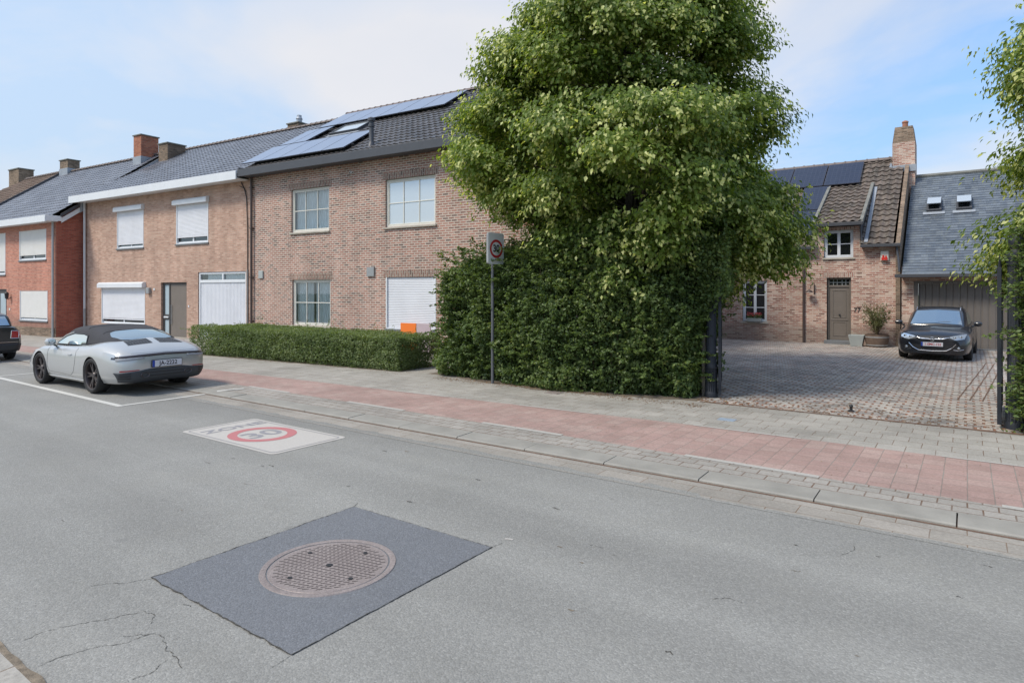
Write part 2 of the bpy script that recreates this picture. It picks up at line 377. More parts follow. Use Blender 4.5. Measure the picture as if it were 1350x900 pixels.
M['rimdark']=plain('rim_dark_metal',(.11,.095,.095),.35,metal=.7)
M['rimsilver']=plain('rim_silver',(.35,.35,.36),.35,metal=.8)
M['chrome']=plain('chrome',(.75,.75,.76),.12,metal=1.0,var=.02)
M['plate']=plain('plate_white',(.62,.62,.66),.5,var=.03)
M['plateblue']=plain('plate_blue',(.02,.06,.35),.5,var=.03)
M['platered']=plain('plate_red_text',(.45,.06,.05),.5)
M['plateink']=plain('plate_ink',(.03,.02,.03),.5)
M['taillight']=carpaint('tail_light_red',(.35,.01,.015))
M['taildark']=carpaint('tail_light_smoked',(.018,.010,.012))
M['lampglass']=glossy_glass('headlamp_glass',(.16,.18,.2),.3)
M['lampcup']=plain('lamp_reflector',(.6,.62,.65),.2,metal=.8)
M['flowerr']=plain('petal_pink',(.55,.09,.10),.8,var=.3)
def leaf_mat(name, stops, trans=.35, rough=.45, spec=.35):
    t=NT(name)
    a=t.n('Attribute',attribute_name='tint',attribute_type='GEOMETRY')
    c=t.ramp(a.outputs['Fac'],stops)
    b=t.n('BsdfPrincipled'); t.l(c,b.inputs['Base Color']); b.inputs['Roughness'].default_value=rough; b.inputs['Specular IOR Level'].default_value=spec
    tl=t.n('BsdfTranslucent'); c2=t.mix(1,c,(1.5,1.55,.55),'MULTIPLY'); t.l(c2,tl.inputs[0])
    mx=t.n('MixShader'); mx.inputs[0].default_value=trans; t.l(b.outputs[0],mx.inputs[1]); t.l(tl.outputs[0],mx.inputs[2]); t.l(mx.outputs[0],t.out.inputs[0])
    return t.m
M['leaftree']=leaf_mat('linden_leaf',[(0,(.078,.125,.028)),(.5,(.150,.214,.042)),(.8,(.235,.30,.058)),(.86,(.45,.48,.17)),(1,(.65,.66,.31))],trans=.42)
M['leafhedge']=leaf_mat('hedge_leaf',[(0,(.06,.095,.034)),(.6,(.115,.17,.052)),(.9,(.18,.235,.07)),(1,(.26,.29,.11))])
M['leafbox']=leaf_mat('low_hedge_leaf',[(0,(.09,.13,.05)),(.6,(.17,.225,.09)),(1,(.27,.31,.15))])
M['leafolive']=leaf_mat('olive_leaf',[(0,(.09,.11,.05)),(1,(.2,.2,.1))])
M['litter']=leaf_mat('dry_leaf',[(0,(.10,.045,.022)),(.6,(.20,.10,.05)),(1,(.32,.22,.12))],trans=.05,rough=.9,spec=.1)
# ------------------------------------------------------------------ ground
def gz(x):
    t=min(1,max(0,(-26.5-x)/7.0)); return -.22*t*t*(3-2*t)
XS=[-400,-200,-120,-80,-60,-50,-45,-40]+[-36+.5*i for i in range(22)]+[-25+1.0*i for i in range(0,40)]+[16,20,30,60,120,200,400]
def sheet(name, mat, x0,x1,y0,y1,z, kind='structure', parent=None, thick=0):
    f0=y0 if callable(y0) else (lambda x:y0); f1=y1 if callable(y1) else (lambda x:y1)
    xs=[x0]+[x for x in XS if x0<x<x1]+[x1]
    mb=MB(); mb.grid([[(x,f0(x),gz(x)+z) for x in xs],[(x,f1(x),gz(x)+z) for x in xs]])
    o=mb.build(name,mat,parent)
    if kind: o['kind']=kind
    return o
def lerpf(pts):
    def f(x):
        if x<=pts[0][0]: return pts[0][1]
        for (a,b),(c,d) in zip(pts,pts[1:]):
            if x<=c: return b+(d-b)*(x-a)/(c-a)
        return pts[-1][1]
    return f
gm=MB(); ys=[-400,-60,-12,0,8,30,60,150,400]
gm.grid([[(x,y,gz(x)-.04) for x in XS] for y in ys]); g=gm.build('ground',M['grass']); g['kind']='structure'
PZ=.03
sheet('road',M['asphalt'],-200,120,1.13,5.75,0)
ov=[];ov2=[]; x=-30.0
while x<6:
    n_=.10*noise.noise(Vector((x*.9,4,0)))+.045*noise.noise(Vector((x*5,4,0)))+.02*noise.noise(Vector((x*17,4,0)))
    ov.append((x,5.74,gz(x)+.0025)); ov2.append((x,max(5.745,5.80+(.06 if x<-2 else -.02)+n_),gz(x)+.0085)); x+=.05
m_=MB(); m_.grid([ov,ov2]); o_=m_.build('road_edge',M['asphalt']); o_['kind']='structure'
sheet('near_pavement',M['grey_paver'],-200,120,-4,1.14,.012)
sheet('gutter',M['gutter'],-200,120,5.75,6.2,.004)
asph_edge=MB()
# sandy joint between the near pavement and the road
rows0=[];rows1=[]
x=-9.0
while x<2:
    j=noise.noise(Vector((x*5,0,0)))*.022
    rows0.append((x,1.135,.0125)); rows1.append((x,1.175+j,.0085)); x+=.05
j=MB(); j.grid([rows0,rows1]); o=j.build('joint_dirt',M['sandjoint']); o['kind']='structure'
# kerb: separate stones, sloping up from the joint to the pavement
kb=MB(); kx=-1.13-1.055*60
while kx<60:
    a,b=kx+.006,kx+1.049; za,zb=gz(a),gz(b); jz=random.uniform(-.003,.003)
    pr=[(6.225,-.05),(6.225,.018),(6.245,.028),(6.55,.036),(6.55,-.05)]
    kb.add([(a,y,z+za+jz) for y,z in pr]+[(b,y,z+zb+jz) for y,z in pr],
       [(0,1,2,3,4),(9,8,7,6,5)]+[(i,i+5,(i+1)%5+5,(i+1)%5) for i in range(5)])
    kx+=1.055
o=kb.build('kerb',M['kerb']); o['kind']='structure'
sheet('kerb_joint',M['groove'],-200,120,6.19,6.24,.006)
sheet('kerb_bed',M['groove'],-200,120,6.24,6.56,.002)
red0=lerpf([(-15,7.14),(-4.8,7.1),(-1.2,7.0),(.4,6.98)]); red1=lerpf([(-30,7.9),(-15,8.12),(-4.7,8.62),(-3,8.7)])
sheet('pavement_edge',M['small_paver'],-200,120,6.555,red0,PZ)
sheet('cycle_path',M['red_paver'],-200,120,red0,red1,PZ)
sheet('pavement',M['grey_paver'],-200,120,red1,lambda x:10.6 if x>-9 else (10.6 if x>-10 else 16.5),PZ) if False else None
sheet('pavement',M['grey_paver'],-10.0,120,red1,10.6,PZ)
sheet('pavement_forecourt',M['grey_paver'],-200,-10.0,red1,lerpf([(-30,13),(-10,16.5)]),PZ)
sheet('garden_soil',M['soil'],-10.0,-3.75,10.6,12.3,PZ)
sheet('courtyard_side',M['cobble'],-10.0,-3.75,12.3,14.6,PZ)
sheet('courtyard',M['cobble'],-3.75,1.1,10.6,14.6,PZ)
sheet('courtyard_far',M['cobble'],-16,6,14.6,26.0,PZ)
sheet('garden_bed',M['soil'],1.1,20,10.6,14.6,PZ)
for a,b in ((-.15,.38),(.02,.55),(.2,.72)):
    m=MB(); L=[];R=[]
    for i in range(60):
        t=i/59; y=13.4+t*7.2; xx=a+(b-a)*t+.012*noise.noise(Vector((y*2,a,0))); w=.012+.010*noise.noise(Vector((y*4,a,3)))
        L.append((xx-w,y,PZ+.004)); R.append((xx+w,y,PZ+.004))
    m.grid([L,R]); o=m.build('joint_line',M['groove']); o['kind']='structure'
# dirt seam where the pavement meets the cobbles
m=MB(); L=[];R=[]; x=-3.7
while x<4:
    w=.02+.05*abs(noise.noise(Vector((x*3,1,0)))); L.append((x,10.6-w,PZ+.004)); R.append((x,10.62+w,PZ+.004)); x+=.06
m.grid([L,R]); o=m.build('dirt_seam',M['groove']); o['kind']='structure'
# painted lines on the pavement
for k,(a,b) in enumerate([(-17.4,-16.0),(-14.45,-13.05),(-11.5,-10.2),(-8.55,-7.2),(-5.63,-4.29),(-2.63,-1.22),(.24,1.65),(3.1,4.5)]):
    if k<2: continue
    sheet('lane_line',M['line'],a,b,lambda x:red0(x)-.045,lambda x:red0(x)+.045,PZ+.004)
for a,b in [(-8.9,-7.5),(-6.0,-4.6),(-3.12,-1.73),(-.24,1.15),(2.6,4)]:
    sheet('lane_line',M['line'],a,b,lambda x:red1(x)-.03,lambda x:red1(x)+.03,PZ+.004)
# parking bays
def strip(name,pts,w,mat,z=.005,rag=0):
    m=MB(); L=[];R=[]
    for i,p in enumerate(pts):
        a=pts[max(0,i-1)]; b=pts[min(len(pts)-1,i+1)]; dx,dy=b[0]-a[0],b[1]-a[1]; l=hypot(dx,dy); ww=w/2*(1+rag*random.uniform(-1,1))
        zz=p[2] if len(p)>2 else z
        L.append((p[0]+dy/l*ww,p[1]-dx/l*ww,gz(p[0])+zz)); R.append((p[0]-dy/l*ww,p[1]+dx/l*ww,gz(p[0])+zz))
    m.grid([L,R]); o=m.build(name,mat); o['kind']='structure'; return o
strip('parking_line',[(-40+i,4.75) for i in range(29)]+[(-11.36,4.75)],.11,M['linepk'])
strip('parking_line',[(-11.42,4.81),(-11.42,5.5),(-11.42,6.19,.012)],.1,M['linepk'],.006)
strip('parking_line',[(-11.45,6.235,.026),(-11.38,6.55,.042),(-11.3,6.9,.036)],.11,M['linepk'])
strip('parking_line',[(-17.6,4.81),(-17.6,5.5),(-17.6,6.19,.012)],.1,M['linepk'],.006)
# zone marking painted on the road
zx0,zx1,zy0,zy1=-8.66,-6.56,4.36,5.46
def rrect(x0,x1,y0,y1,r,z,n=6):
    p=[]
    for cx,cy,a0 in ((x1-r,y0+r,-90),(x1-r,y1-r,0),(x0+r,y1-r,90),(x0+r,y0+r,180)):
        for k in range(n+1):
            a=radians(a0+90*k/n); p.append((cx+r*cos(a),cy+r*sin(a),z))
    return p
def ringmesh(m,outer,inner):
    n=len(outer); m.add(outer+inner,[(i,(i+1)%n,n+(i+1)%n,n+i) for i in range(n)])
m=MB(); m.poly(rrect(zx0,zx1,zy0,zy1,.08,.004)); o=m.build('road_marking',M['zwhite']); o['kind']='structure'
m=MB(); ringmesh(m,rrect(zx0+.06,zx1-.06,zy0+.05,zy1-.05,.07,.0065),rrect(zx0+.075,zx1-.075,zy0+.065,zy1-.065,.06,.0065)); o=m.build('road_marking_border',M['zgrey']); o['kind']='structure'
cx,cy=-7.62,4.92
m=MB(); ringmesh(m,[(cx+.46*cos(2*pi*i/64),cy+.42*sin(2*pi*i/64),.0065) for i in range(64)],[(cx+.335*cos(2*pi*i/64),cy+.30*sin(2*pi*i/64),.0065) for i in range(64)])
o=m.build('road_marking_ring',M['zred']); o['kind']='structure'
t_=text_mesh('road_marking_number','30',.46,M['zgrey'],None,(cx,cy,.0065),(0,0,pi/2),0,1.15,offset=.008); t_['kind']='structure'
t_=text_mesh('road_marking_word','ZONE',.25,M['zgrey'],None,(-8.30,4.93,.0065),(0,0,pi/2),0,1.3,offset=.006); t_['kind']='structure'
# patch of newer asphalt, saw-cut edges
c4=[(-4.4,2.02),(-2.87,2.02),(-2.87,3.735),(-4.4,3.735)]
def jag(a,b,n,amp,seed):
    out=[]
    for i in range(n):
        t=i/n; x=a[0]+(b[0]-a[0])*t; y=a[1]+(b[1]-a[1])*t; d=hypot(b[0]-a[0],b[1]-a[1])
        j=amp*noise.noise(Vector((t*d*9,seed,0)))+amp*.6*noise.noise(Vector((t*d*35,seed,5)))
        out.append((x-(b[1]-a[1])/d*j,y+(b[0]-a[0])/d*j))
    return out
pp=[]
for i in range(4): pp+=jag(c4[i],c4[(i+1)%4],70,.012 if i in(0,3) else .006,i*3.1)
m=MB(); m.poly([(x,y,.004) for x,y in pp]); o=m.build('asphalt_patch',M['patch']); o['kind']='structure'
for i in range(4):
    e=pp[i*70:(i+1)*70]+[pp[((i+1)*70)%280]]
    strip('saw_cut',e,.006 if i in (3,0) else .004,M['crack'],.0065,rag=.8)
cr=[[(-4.4,2.02),(-4.47,1.89),(-4.56,1.82),(-4.6,1.74)],[(-4.17,1.25),(-4.19,1.36),(-4.13,1.49),(-4.05,1.62),(-3.98,1.78),(-3.88,1.80),(-3.8,1.74)],
 [(-3.83,1.21),(-3.81,1.39),(-3.7,1.57),(-3.67,1.71),(-3.56,1.7),(-3.46,1.66),(-3.38,1.66),(-3.22,1.63)],[(-2.87,2.02),(-2.86,1.90)],[(-2.87,3.735),(-2.86,3.85)],
 [(-3.67,1.71),(-3.72,1.66),(-3.79,1.59)],[(-4.4,3.735),(-4.46,3.83)],[(-3.35,1.62),(-3.30,1.50),(-3.33,1.42)],[(-3.87,1.96),(-3.81,1.975)],
 [(-1.3,3.9),(-1.2,3.98),(-1.12,3.97)],[(-2.3,4.2),(-2.2,4.22)],[(-.75,5.1),(-.68,5.25),(-.70,5.35)]]
for k,c in enumerate(cr):
    e=[]
    for a,b in zip(c,c[1:]): e+=jag(a,b,14,.018,k*7.7+a[0])
    strip('road_crack',e+[c[-1]],.0026,M['crack'],.0028,rag=.9)
for i in range(34):
    x=random.uniform(-7,1.2); y=random.uniform(1.6,5.5)
    if -4.6<x<-2.7 and 1.8<y<3.9: continue
    if -8.8<x<-6.4 and 4.2<y<5.6: continue
    L_=random.uniform(.02,.10); strip('road_scuff',[(x+L_*k/4,y+.02*noise.noise(Vector((x*9+k,y,0)))) for k in range(5)],random.uniform(.004,.016),M['crack'] if i%3 else M['sandjoint'],.0026,rag=.95)
strip('gum_spot',[(-2.89,3.93),(-2.86,3.945),(-2.83,3.95)],.02,M['zwhite'],.0028,rag=.4)
# manhole
mh=empty('manhole_cover',(-3.59,2.83,.004)); tag(mh,'round cast iron manhole cover set in a dark asphalt patch in the road','manhole cover')
m=MB(); m.lathe([(.412,.0),(.412,.004),(.425,.007),(.452,.006),(.455,.0)],n=96,caps=False); m.build('cover_frame',M['iron'],mh,smooth=True)
m=MB(); m.lathe([(.001,.003),(.400,.003),(.404,-.002)],n=96,caps=False)
o=m.build('cover_plate',M['iron'],mh)
m=MB(); m.lathe([(.402,-.001),(.414,-.001)],n=96,caps=False); m.build('cover_gap',M['irond'],mh)
m=MB(); r=0; a=radians(2)
yy=-.38
while yy<.39:
    xx=-.42+(.0 if r%2 else .028)
    while xx<.42:
        if hypot(xx+.018,yy)<.365 and hypot(xx+.018,yy)>.03: m.box(xx,xx+.040,yy-.0028,yy+.0028,.003,.0045)
        xx+=.056
    yy+=.027; r+=1
for s in (0,1):
    pass
o=m.build('cover_studs',M['irond'],mh); o.rotation_euler=(0,0,radians(52))
for px,py in ((0,0),(.05,.28),(-.05,-.28),(.28,-.05),(-.28,.05)):
    m=MB(); m.lathe([(.001,.0068),(.016 if px or py else .024,.0068),(.016 if px or py else .024,.003)],(px,py,0),n=12,caps=False); m.build('lifting_hole',M['black'],mh)

def soil_edge(name,pts,w):
    a=[];b=[]
    n=int(sum(hypot(q[0]-p[0],q[1]-p[1]) for p,q in zip(pts,pts[1:]))/.05); f=lerpf(pts)
    for i in range(n+1):
        x=pts[0][0]+(pts[-1][0]-pts[0][0])*i/n; y=f(x); a.append((x,y+.45,PZ+.003)); b.append((x,y-w*(.6+1.1*noise.noise(Vector((x*1.7,y,2)))+.5*noise.noise(Vector((x*7,y,2)))),PZ+.003))
    m=MB(); m.grid([b,a]); o=m.build(name,M['soil']); o['kind']='structure'
soil_edge('soil_edge',[(-18.95,9.78),(-10.7,10.47)],.07)
soil_edge('soil_edge',[(-9.9,10.7),(-9.2,10.5),(-8.2,10.38),(-6.9,10.2),(-5.5,10.22),(-3.75,10.75)],.10)
def scatter_litter(name,n,fx,fy,size,label):
    v=[];f=[];tv=[]
    for i in range(n):
        x,y=fx(),fy()
        if x is None: continue
        s=size*random.uniform(.5,1.4); a=random.uniform(0,2*pi); z=gz(x)+PZ+.006
        b=len(v)
        for k,(r,h) in enumerate(((1,0),(.55,.25),(.9,.1),(.5,0),)):
            an=a+k*pi/2+random.uniform(-.3,.3); v.append((x+cos(an)*s*r,y+sin(an)*s*r,z+h*s*random.uniform(0,1)))
        f.append((b,b+1,b+2,b+3)); tv+= [random.random()]*4
    me=bpy.data.meshes.new(name); me.from_pydata(v,[],f); me.update()
    at=me.attributes.new('tint','FLOAT','POINT'); at.data.foreach_set('value',tv)
    o=link(name,me,M['litter']); o['kind']='stuff'; o['label']=label; o['category']='litter'
g1=lambda a,b:(lambda:random.uniform(a,b))
scatter_litter('dry_leaves',900,lambda:-3.8+random.random()**1.3*6,lambda:10.62+abs(random.gauss(0,.55)),.022,'brown dry leaf litter along the edge of the cobbled drive')
scatter_litter('leaf_litter',1500,g1(-9.4,-3.5),lambda:10.15-abs(random.gauss(0,.12))+random.uniform(0,.3),.016,'dry leaf litter lying at the foot of the tall hedge')
scatter_litter('fallen_leaves',500,g1(-9,2),lambda:random.uniform(6.6,10.4),.010,'small dry leaves scattered over the pavement')
scatter_litter('hedge_litter',700,lambda:random.uniform(-18.8,-10.3),lambda:10.15+random.gauss(0,.25),.014,'dry leaf litter in front of the low clipped hedge')
# ------------------------------------------------------------------ houses
def wall_front(mb,u0,u1,z0,z1,ops,y=0,rev=.12,toprev=None):
    us=sorted({u0,u1,*[a for o in ops for a in o[:2]]}); zs=sorted({z0,z1,*[a for o in ops for a in o[2:4]]})
    us=[u for u in us if u0<=u<=u1]; zs=[z for z in zs if z0<=z<=z1]
    for a,b in zip(us,us[1:]):
        for c,d in zip(zs,zs[1:]):
            mu,mz=(a+b)/2,(c+d)/2
            if any(o[0]<mu<o[1] and o[2]<mz<o[3] for o in ops): continue
            mb.quad((a,y,c),(b,y,c),(b,y,d),(a,y,d))
    for o in ops:
        a,b,c,d=o[:4]; r=o[4] if len(o)>4 else rev
        mb.quad((a,y,d),(a,y,c),(a,y+r,c),(a,y+r,d)); mb.quad((b,y,c),(b,y,d),(b,y+r,d),(b,y+r,c))
        mb.quad((a,y,d),(a,y+r,d),(b,y+r,d),(b,y,d)); mb.quad((a,y,c),(b,y,c),(b,y+r,c),(a,y+r,c))
def tiles(name,mat,parent,segs,y0,z0,y1,z1,w=TW,L=TL,amp=.022,lift=.022,nw=6,thick=True):
    """segs: list of (u0a,u1a,v0,v1[,ufun]) on the slope from (y0,z0) to (y1,z1)."""
    S=hypot(y1-y0,z1-z0); dy,dz=(y1-y0)/S,(z1-z0)/S; ny,nz=-dz,dy
    V=[];F=[];UV=[]
    for sg in segs:
        ua,ub,va,vb=sg[:4]; fl=sg[4] if len(sg)>4 else None; fr=sg[5] if len(sg)>5 else None
        rows=[]; v=va; k=int(va/L+1e-6)
        bounds=[va]
        k=math.floor(va/L+1e-6)+1
        while k*L<vb-1e-6: bounds.append(k*L); k+=1
        bounds.append(vb)
        for lo,hi in zip(bounds,bounds[1:]):
            ci=math.floor((lo+1e-5)/L); 
            rows.append((lo,lift*(1-(lo-ci*L)/L),ci)); rows.append((hi-1e-4,lift*(1-(hi-1e-4-ci*L)/L),ci))
        n=max(2,int(round((ub-ua)/w*nw)))
        base=len(V)
        for v,h,ci in rows:
            a=fl(v) if fl else ua; b=fr(v) if fr else ub
            for i in range(n+1):
                u=min(max(ua+(ub-ua)*i/n,a),b)
                ph=2*pi*u/w; hh=h+amp*(.5+.5*sin(ph))**1.6
                V.append((u,y0+dy*v+ny*hh,z0+dz*v+nz*hh)); UV.append((u/w+.25,ci+.5))
        for r in range(len(rows)-1):
            for i in range(n):
                F.append((base+r*(n+1)+i,base+r*(n+1)+i+1,base+(r+1)*(n+1)+i+1,base+(r+1)*(n+1)+i))
    me=bpy.data.meshes.new(name); me.from_pydata(V,[],F); me.update()
    o=link(name,me,mat,parent)
    boxuv(me); uvl=me.uv_layers.new(name='tile')
    vi=np.empty(len(me.loops),'i'); me.loops.foreach_get('vertex_index',vi); arr=np.array(UV,'f')
    # keep tile ids constant per face: use first vertex of every face
    lt=np.empty(len(me.polygons),'i'); me.polygons.foreach_get('loop_start',lt)
    first=vi[lt]; uvl.data.foreach_set('uv',np.repeat(arr[first],4,axis=0).ravel())
    me.shade_smooth()
    try: me.set_sharp_from_angle(angle=radians(38))
    except Exception: pass
    return o
def ridge_caps(name,mat,parent,u0,u1,y,z,r=.11,step=.33):
    m=MB(); u=u0
    while u<u1-.05:
        e=min(u+step,u1); n=8; rows=[]
        for uu,rr in ((u,r*1.12),(u+.05,r*1.12),(u+.051,r),(e,r*.94)):
            rows.append([(uu,y-rr*cos(pi*k/n)*1.15,z-.05+rr*sin(pi*k/n)) for k in range(n+1)])
        m.grid(rows); m.poly(rows[0][::-1]); u=e
    return m.build(name,mat,parent,smooth=True)
def window(parent,u0,u1,z0,z1,y,cols,rows,frame,pane,sill=None,curtain=None,fw=.06,mw=.028,name='window',mull=None,sillout=.06,depth=.07):
    m=MB()
    for a,b,c,d in ((u0,u0+fw,z0,z1),(u1-fw,u1,z0,z1),(u0+fw,u1-fw,z0,z0+fw),(u0+fw,u1-fw,z1-fw,z1)): m.box(a,b,y,y+depth,c,d)
    # inner sash
    s=.035; a0,b0,c0,d0=u0+fw+.004,u1-fw-.004,z0+fw+.004,z1-fw-.004
    for a,b,c,d in ((a0,a0+s,c0,d0),(b0-s,b0,c0,d0),(a0+s,b0-s,c0,c0+s),(a0+s,b0-s,d0-s,d0)): m.box(a,b,y+.012,y+.06,c,d)
    for k in range(1,cols):
        c=a0+(b0-a0)*k/cols; w=mull if (mull and k==cols//2) else mw; m.box(c-w/2,c+w/2,y+.014,y+.058,c0+s,d0-s)
    for k in range(1,rows):
        c=c0+(d0-c0)*k/rows; m.box(a0+s,b0-s,y+.017,y+.055,c-mw/2,c+mw/2)
    w=m.build(name,frame,parent,bevel=.006)
    m=MB(); m.quad((u0+fw,y+.036,z0+fw),(u1-fw,y+.036,z0+fw),(u1-fw,y+.036,z1-fw),(u0+fw,y+.036,z1-fw)); m.build('pane',pane,w)
    if pane in (M['pane'],):
        m=MB(); m.box(u0+.01,u1-.01,y+.45,y+.47,z0,z1); m.build('room_backdrop',M['interior'],w) if False else None
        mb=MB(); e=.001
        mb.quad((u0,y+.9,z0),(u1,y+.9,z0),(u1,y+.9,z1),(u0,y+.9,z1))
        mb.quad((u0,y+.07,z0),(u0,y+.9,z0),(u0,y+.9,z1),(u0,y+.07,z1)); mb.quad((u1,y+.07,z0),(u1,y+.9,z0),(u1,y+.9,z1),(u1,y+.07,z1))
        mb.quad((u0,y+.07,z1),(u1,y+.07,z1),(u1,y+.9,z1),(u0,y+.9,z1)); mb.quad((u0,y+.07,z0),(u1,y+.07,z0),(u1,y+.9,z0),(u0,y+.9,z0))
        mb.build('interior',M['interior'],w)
    if curtain:
        for ca,cb in curtain:
            n=int((cb-ca)/.012); rr=[]
            pts=[ca+(cb-ca)*i/n for i in range(n+1)]
            f=lambda u:y+.16+.022*sin(u*2*pi/.11+sin(u*9)*1.3)
            mb=MB(); mb.grid([[(u,f(u),z0+.02) for u in pts],[(u,f(u)*.5+.5*(y+.16),z1-.05) for u in pts]])
            mb.build('curtain',M['curtain'],w,smooth=True)
    if sill:
        m=MB(); m.prism([(u0-.05,y+.02,z0),(u0-.05,-sillout,z0-.015),(u0-.05,-sillout,z0-.06),(u0-.05,y+.02,z0-.06)],(u1-u0+.1,0,0)); m.build('sill',sill,w,bevel=.005)
    return w
def slats(u0,u1,z0,z1,y,name,mat,parent,pitch=.052,vertical=False,dep=.007):
    m=MB()
    if not vertical:
        z=z1; rows=[]
        while z>z0+.01:
            b=max(z0,z-pitch); h=z-b
            for q,d in ((z,0),(z-h*.25,-dep),(z-h*.75,-dep),(b+h*.04,0)): rows.append([(u0,y+d,q),(u1,y+d,q)])
            z=b
        m.grid(rows)
    else:
        u=u0; c=[]
        while u<u1-.01:
            b=min(u1,u+pitch); h=b-u
            for q,d in ((u,0),(u+h*.15,-dep),(u+h*.8,-dep),(b-h*.04,0)): c.append((q,d))
            u=b
        m.grid([[(q,y+d,z0) for q,d in c],[(q,y+d,z1) for q,d in c]])
    return m.build(name,mat,parent)
def shutter(parent,u0,u1,z0,z1,open_z,mat,box=None,inset=.03,sill=True,frame=None):
    """roller shutter let down to open_z; box=(height,out) for a surface mounted box"""
    f=frame or M['white']
    fr=MB(); t=.045
    fr.box(u0,u0+t,-.012,inset+.05,z0,z1); fr.box(u1-t,u1,-.012,inset+.05,z0,z1)
    fr.box(u0+t,u1-t,-.008,inset+.05,z0,z0+.04)
    w=fr.build('roller_shutter',f,parent,bevel=.004)
    slats(u0+t,u1-t,open_z,z1,inset-.01,'shutter_curtain',mat,w)
    m=MB(); m.box(u0+t,u1-t,inset-.018,inset+.012,open_z-.05,open_z+.002); m.build('bottom_rail',mat,w)
    m=MB(); m.quad((u0+t,inset+.06,z0+.04),(u1-t,inset+.06,z0+.04),(u1-t,inset+.06,open_z),(u0+t,inset+.06,open_z)); m.build('pane',M['paned'],w)
    if open_z-z0>.16:
        m=MB(); m.box(u0+t,u1-t,inset+.03,inset+.055,z0+.04,z0+.09); c=(u0+u1)/2; m.box(c-.04,c+.04,inset+.03,inset+.055,z0+.09,open_z); m.build('window_frame',M['white'],w)
    if box:
        h,out=box; m=MB(); m.prism([(u0-.07,0,z1),(u0-.07,-out,z1),(u0-.07,-out,z1+h*.75),(u0-.07,-out*.55,z1+h),(u0-.07,0,z1+h)],(u1-u0+.14,0,0)); m.build('shutter_box',f,w,bevel=.006)
    if sill:
        m=MB(); m.box(u0-.04,u1+.04,-.05,.04,z0-.06,z0); m.build('sill',M['bluestone'],w,bevel=.005)
    return w
def gable_box(mb,u0,u1,y0,y1,zb,ze,zr,yr,front=None,rev=.12,zef=None):
    """four walls of a house; front handled by wall_front"""
    ze2=ze
    wall_front(mb,u0,u1,zb,ze,front or [],y0,rev)
    mb.poly([(u0,y0,zb),(u0,y0,ze),(u0,yr,zr),(u0,y1,ze2),(u0,y1,zb)][::1]); mb.poly([(u1,y0,zb),(u1,y1,zb),(u1,y1,ze2),(u1,yr,zr),(u1,y0,ze)])
    mb.quad((u1,y1,zb),(u0,y1,zb),(u0,y1,ze2),(u1,y1,ze2))
def backroof(parent,u0,u1,yr,zr,y1,ze,mat,name='roof_back'):
    m=MB(); m.quad((u0,yr,zr-.02),(u1,yr,zr-.02),(u1,y1,ze),(u0,y1,ze)); return m.build(name,mat,parent)
AN=math.atan2(1.26,16.0)
# ---- house 3: brick house with dark gutter and solar panels
h3=empty('brick_house',(-27.4,13.0,0),AN); tag(h3,'mixed red brick house with dark gutter, solar panels and muntin windows','house','brick houses in the street row')
y3r,z3r=4.9,9.57; ye,ze3=-.45,6.25; sl3=(z3r-ze3)/(y3r-ye)
ops=[(8.05,9.94,3.96,5.46),(12.46,14.46,3.92,5.42),(8.1,10.0,.72,2.30),(12.49,14.48,.72,2.34)]
m=MB(); U0,U1=5.86,19.0
gable_box(m,U0,U1,0,9.8,-.3,6.3,z3r-.12,y3r,ops); w3=m.build('wall',M['brick3'],h3)
for a,b,z in ((7.9,10.05,5.46),(12.36,14.56,5.42),(7.95,10.1,2.30),(12.39,14.58,2.34)):
    m=MB(); m.box(a,b,-.004,.05,z,z+.22); m.build('lintel_bricks',M['brick3v'],w3)
segs=[(U0-.08,U1+.12,0,hypot(y3r-ye,z3r-ze3)-.02)]
r3=tiles('roof',M['tile3'],h3,segs,ye+.02,ze3+.02,y3r,z3r,amp=.03,lift=.03)
ridge_caps('ridge_tiles',M['ridge3'],r3,U0-.08,U1+.12,y3r,z3r+.07)
backroof(r3,U0,U1,y3r,z3r,10.2,6.2,M['tile3'])
m=MB(); m.box(U0-.12,U1+.2,ye-.03,-.002,6.10,6.13)      # soffit
m.box(U0-.12,U1+.2,ye-.06,ye-.02,6.07,6.34); m.box(U0-.12,U1+.2,ye-.02,ye+.12,6.28,6.31); m.box(U0-.12,U0-.085,ye-.02,.2,6.131,6.42)
m.build('gutter',M['anthr'],h3,bevel=.01)
m=MB(); m.tube([(5.98,-.09,6.1),(5.98,-.09,-.1)],.045,10); 
for z in (.8,2.4,4.2,5.7): m.box(5.92,6.04,-.14,0,z,z+.04)
m.build('downpipe',M['brownpipe'],h3,smooth=True)
yf=.06
window(h3,8.05,9.94,3.96,5.46,yf,3,2,M['cream'],M['pane'],M['stone'],[(8.12,9.87)])
window(h3,12.46,14.46,3.92,5.42,yf,3,2,M['cream'],M['panem'],M['stone'])
window(h3,8.1,10.0,.72,2.30,yf,3,2,M['cream'],M['pane'],M['stone'],[(8.15,8.95),(9.1,9.95)])
shutter(h3,12.49,14.48,.72,2.34,.76,M['shutter'],inset=.05)
m=MB(); m.box(6.32,6.56,-.05,-.001,2.37,2.65); m.build('vent_cover',M['potgrey'],h3,bevel=.01)
m=MB(); m.box(11.70,12.02,-.06,-.001,2.38,2.68); m.build('vent_cover',M['zinc'],h3,bevel=.01)
m=MB(); m.tube([(10.95,-.0,5.85),(10.95,-.05,5.85),(10.98,-.07,5.80),(11.04,-.07,5.77),(11.09,-.07,5.82)],.012,6); m.build('wall_hook',M['white'],h3)
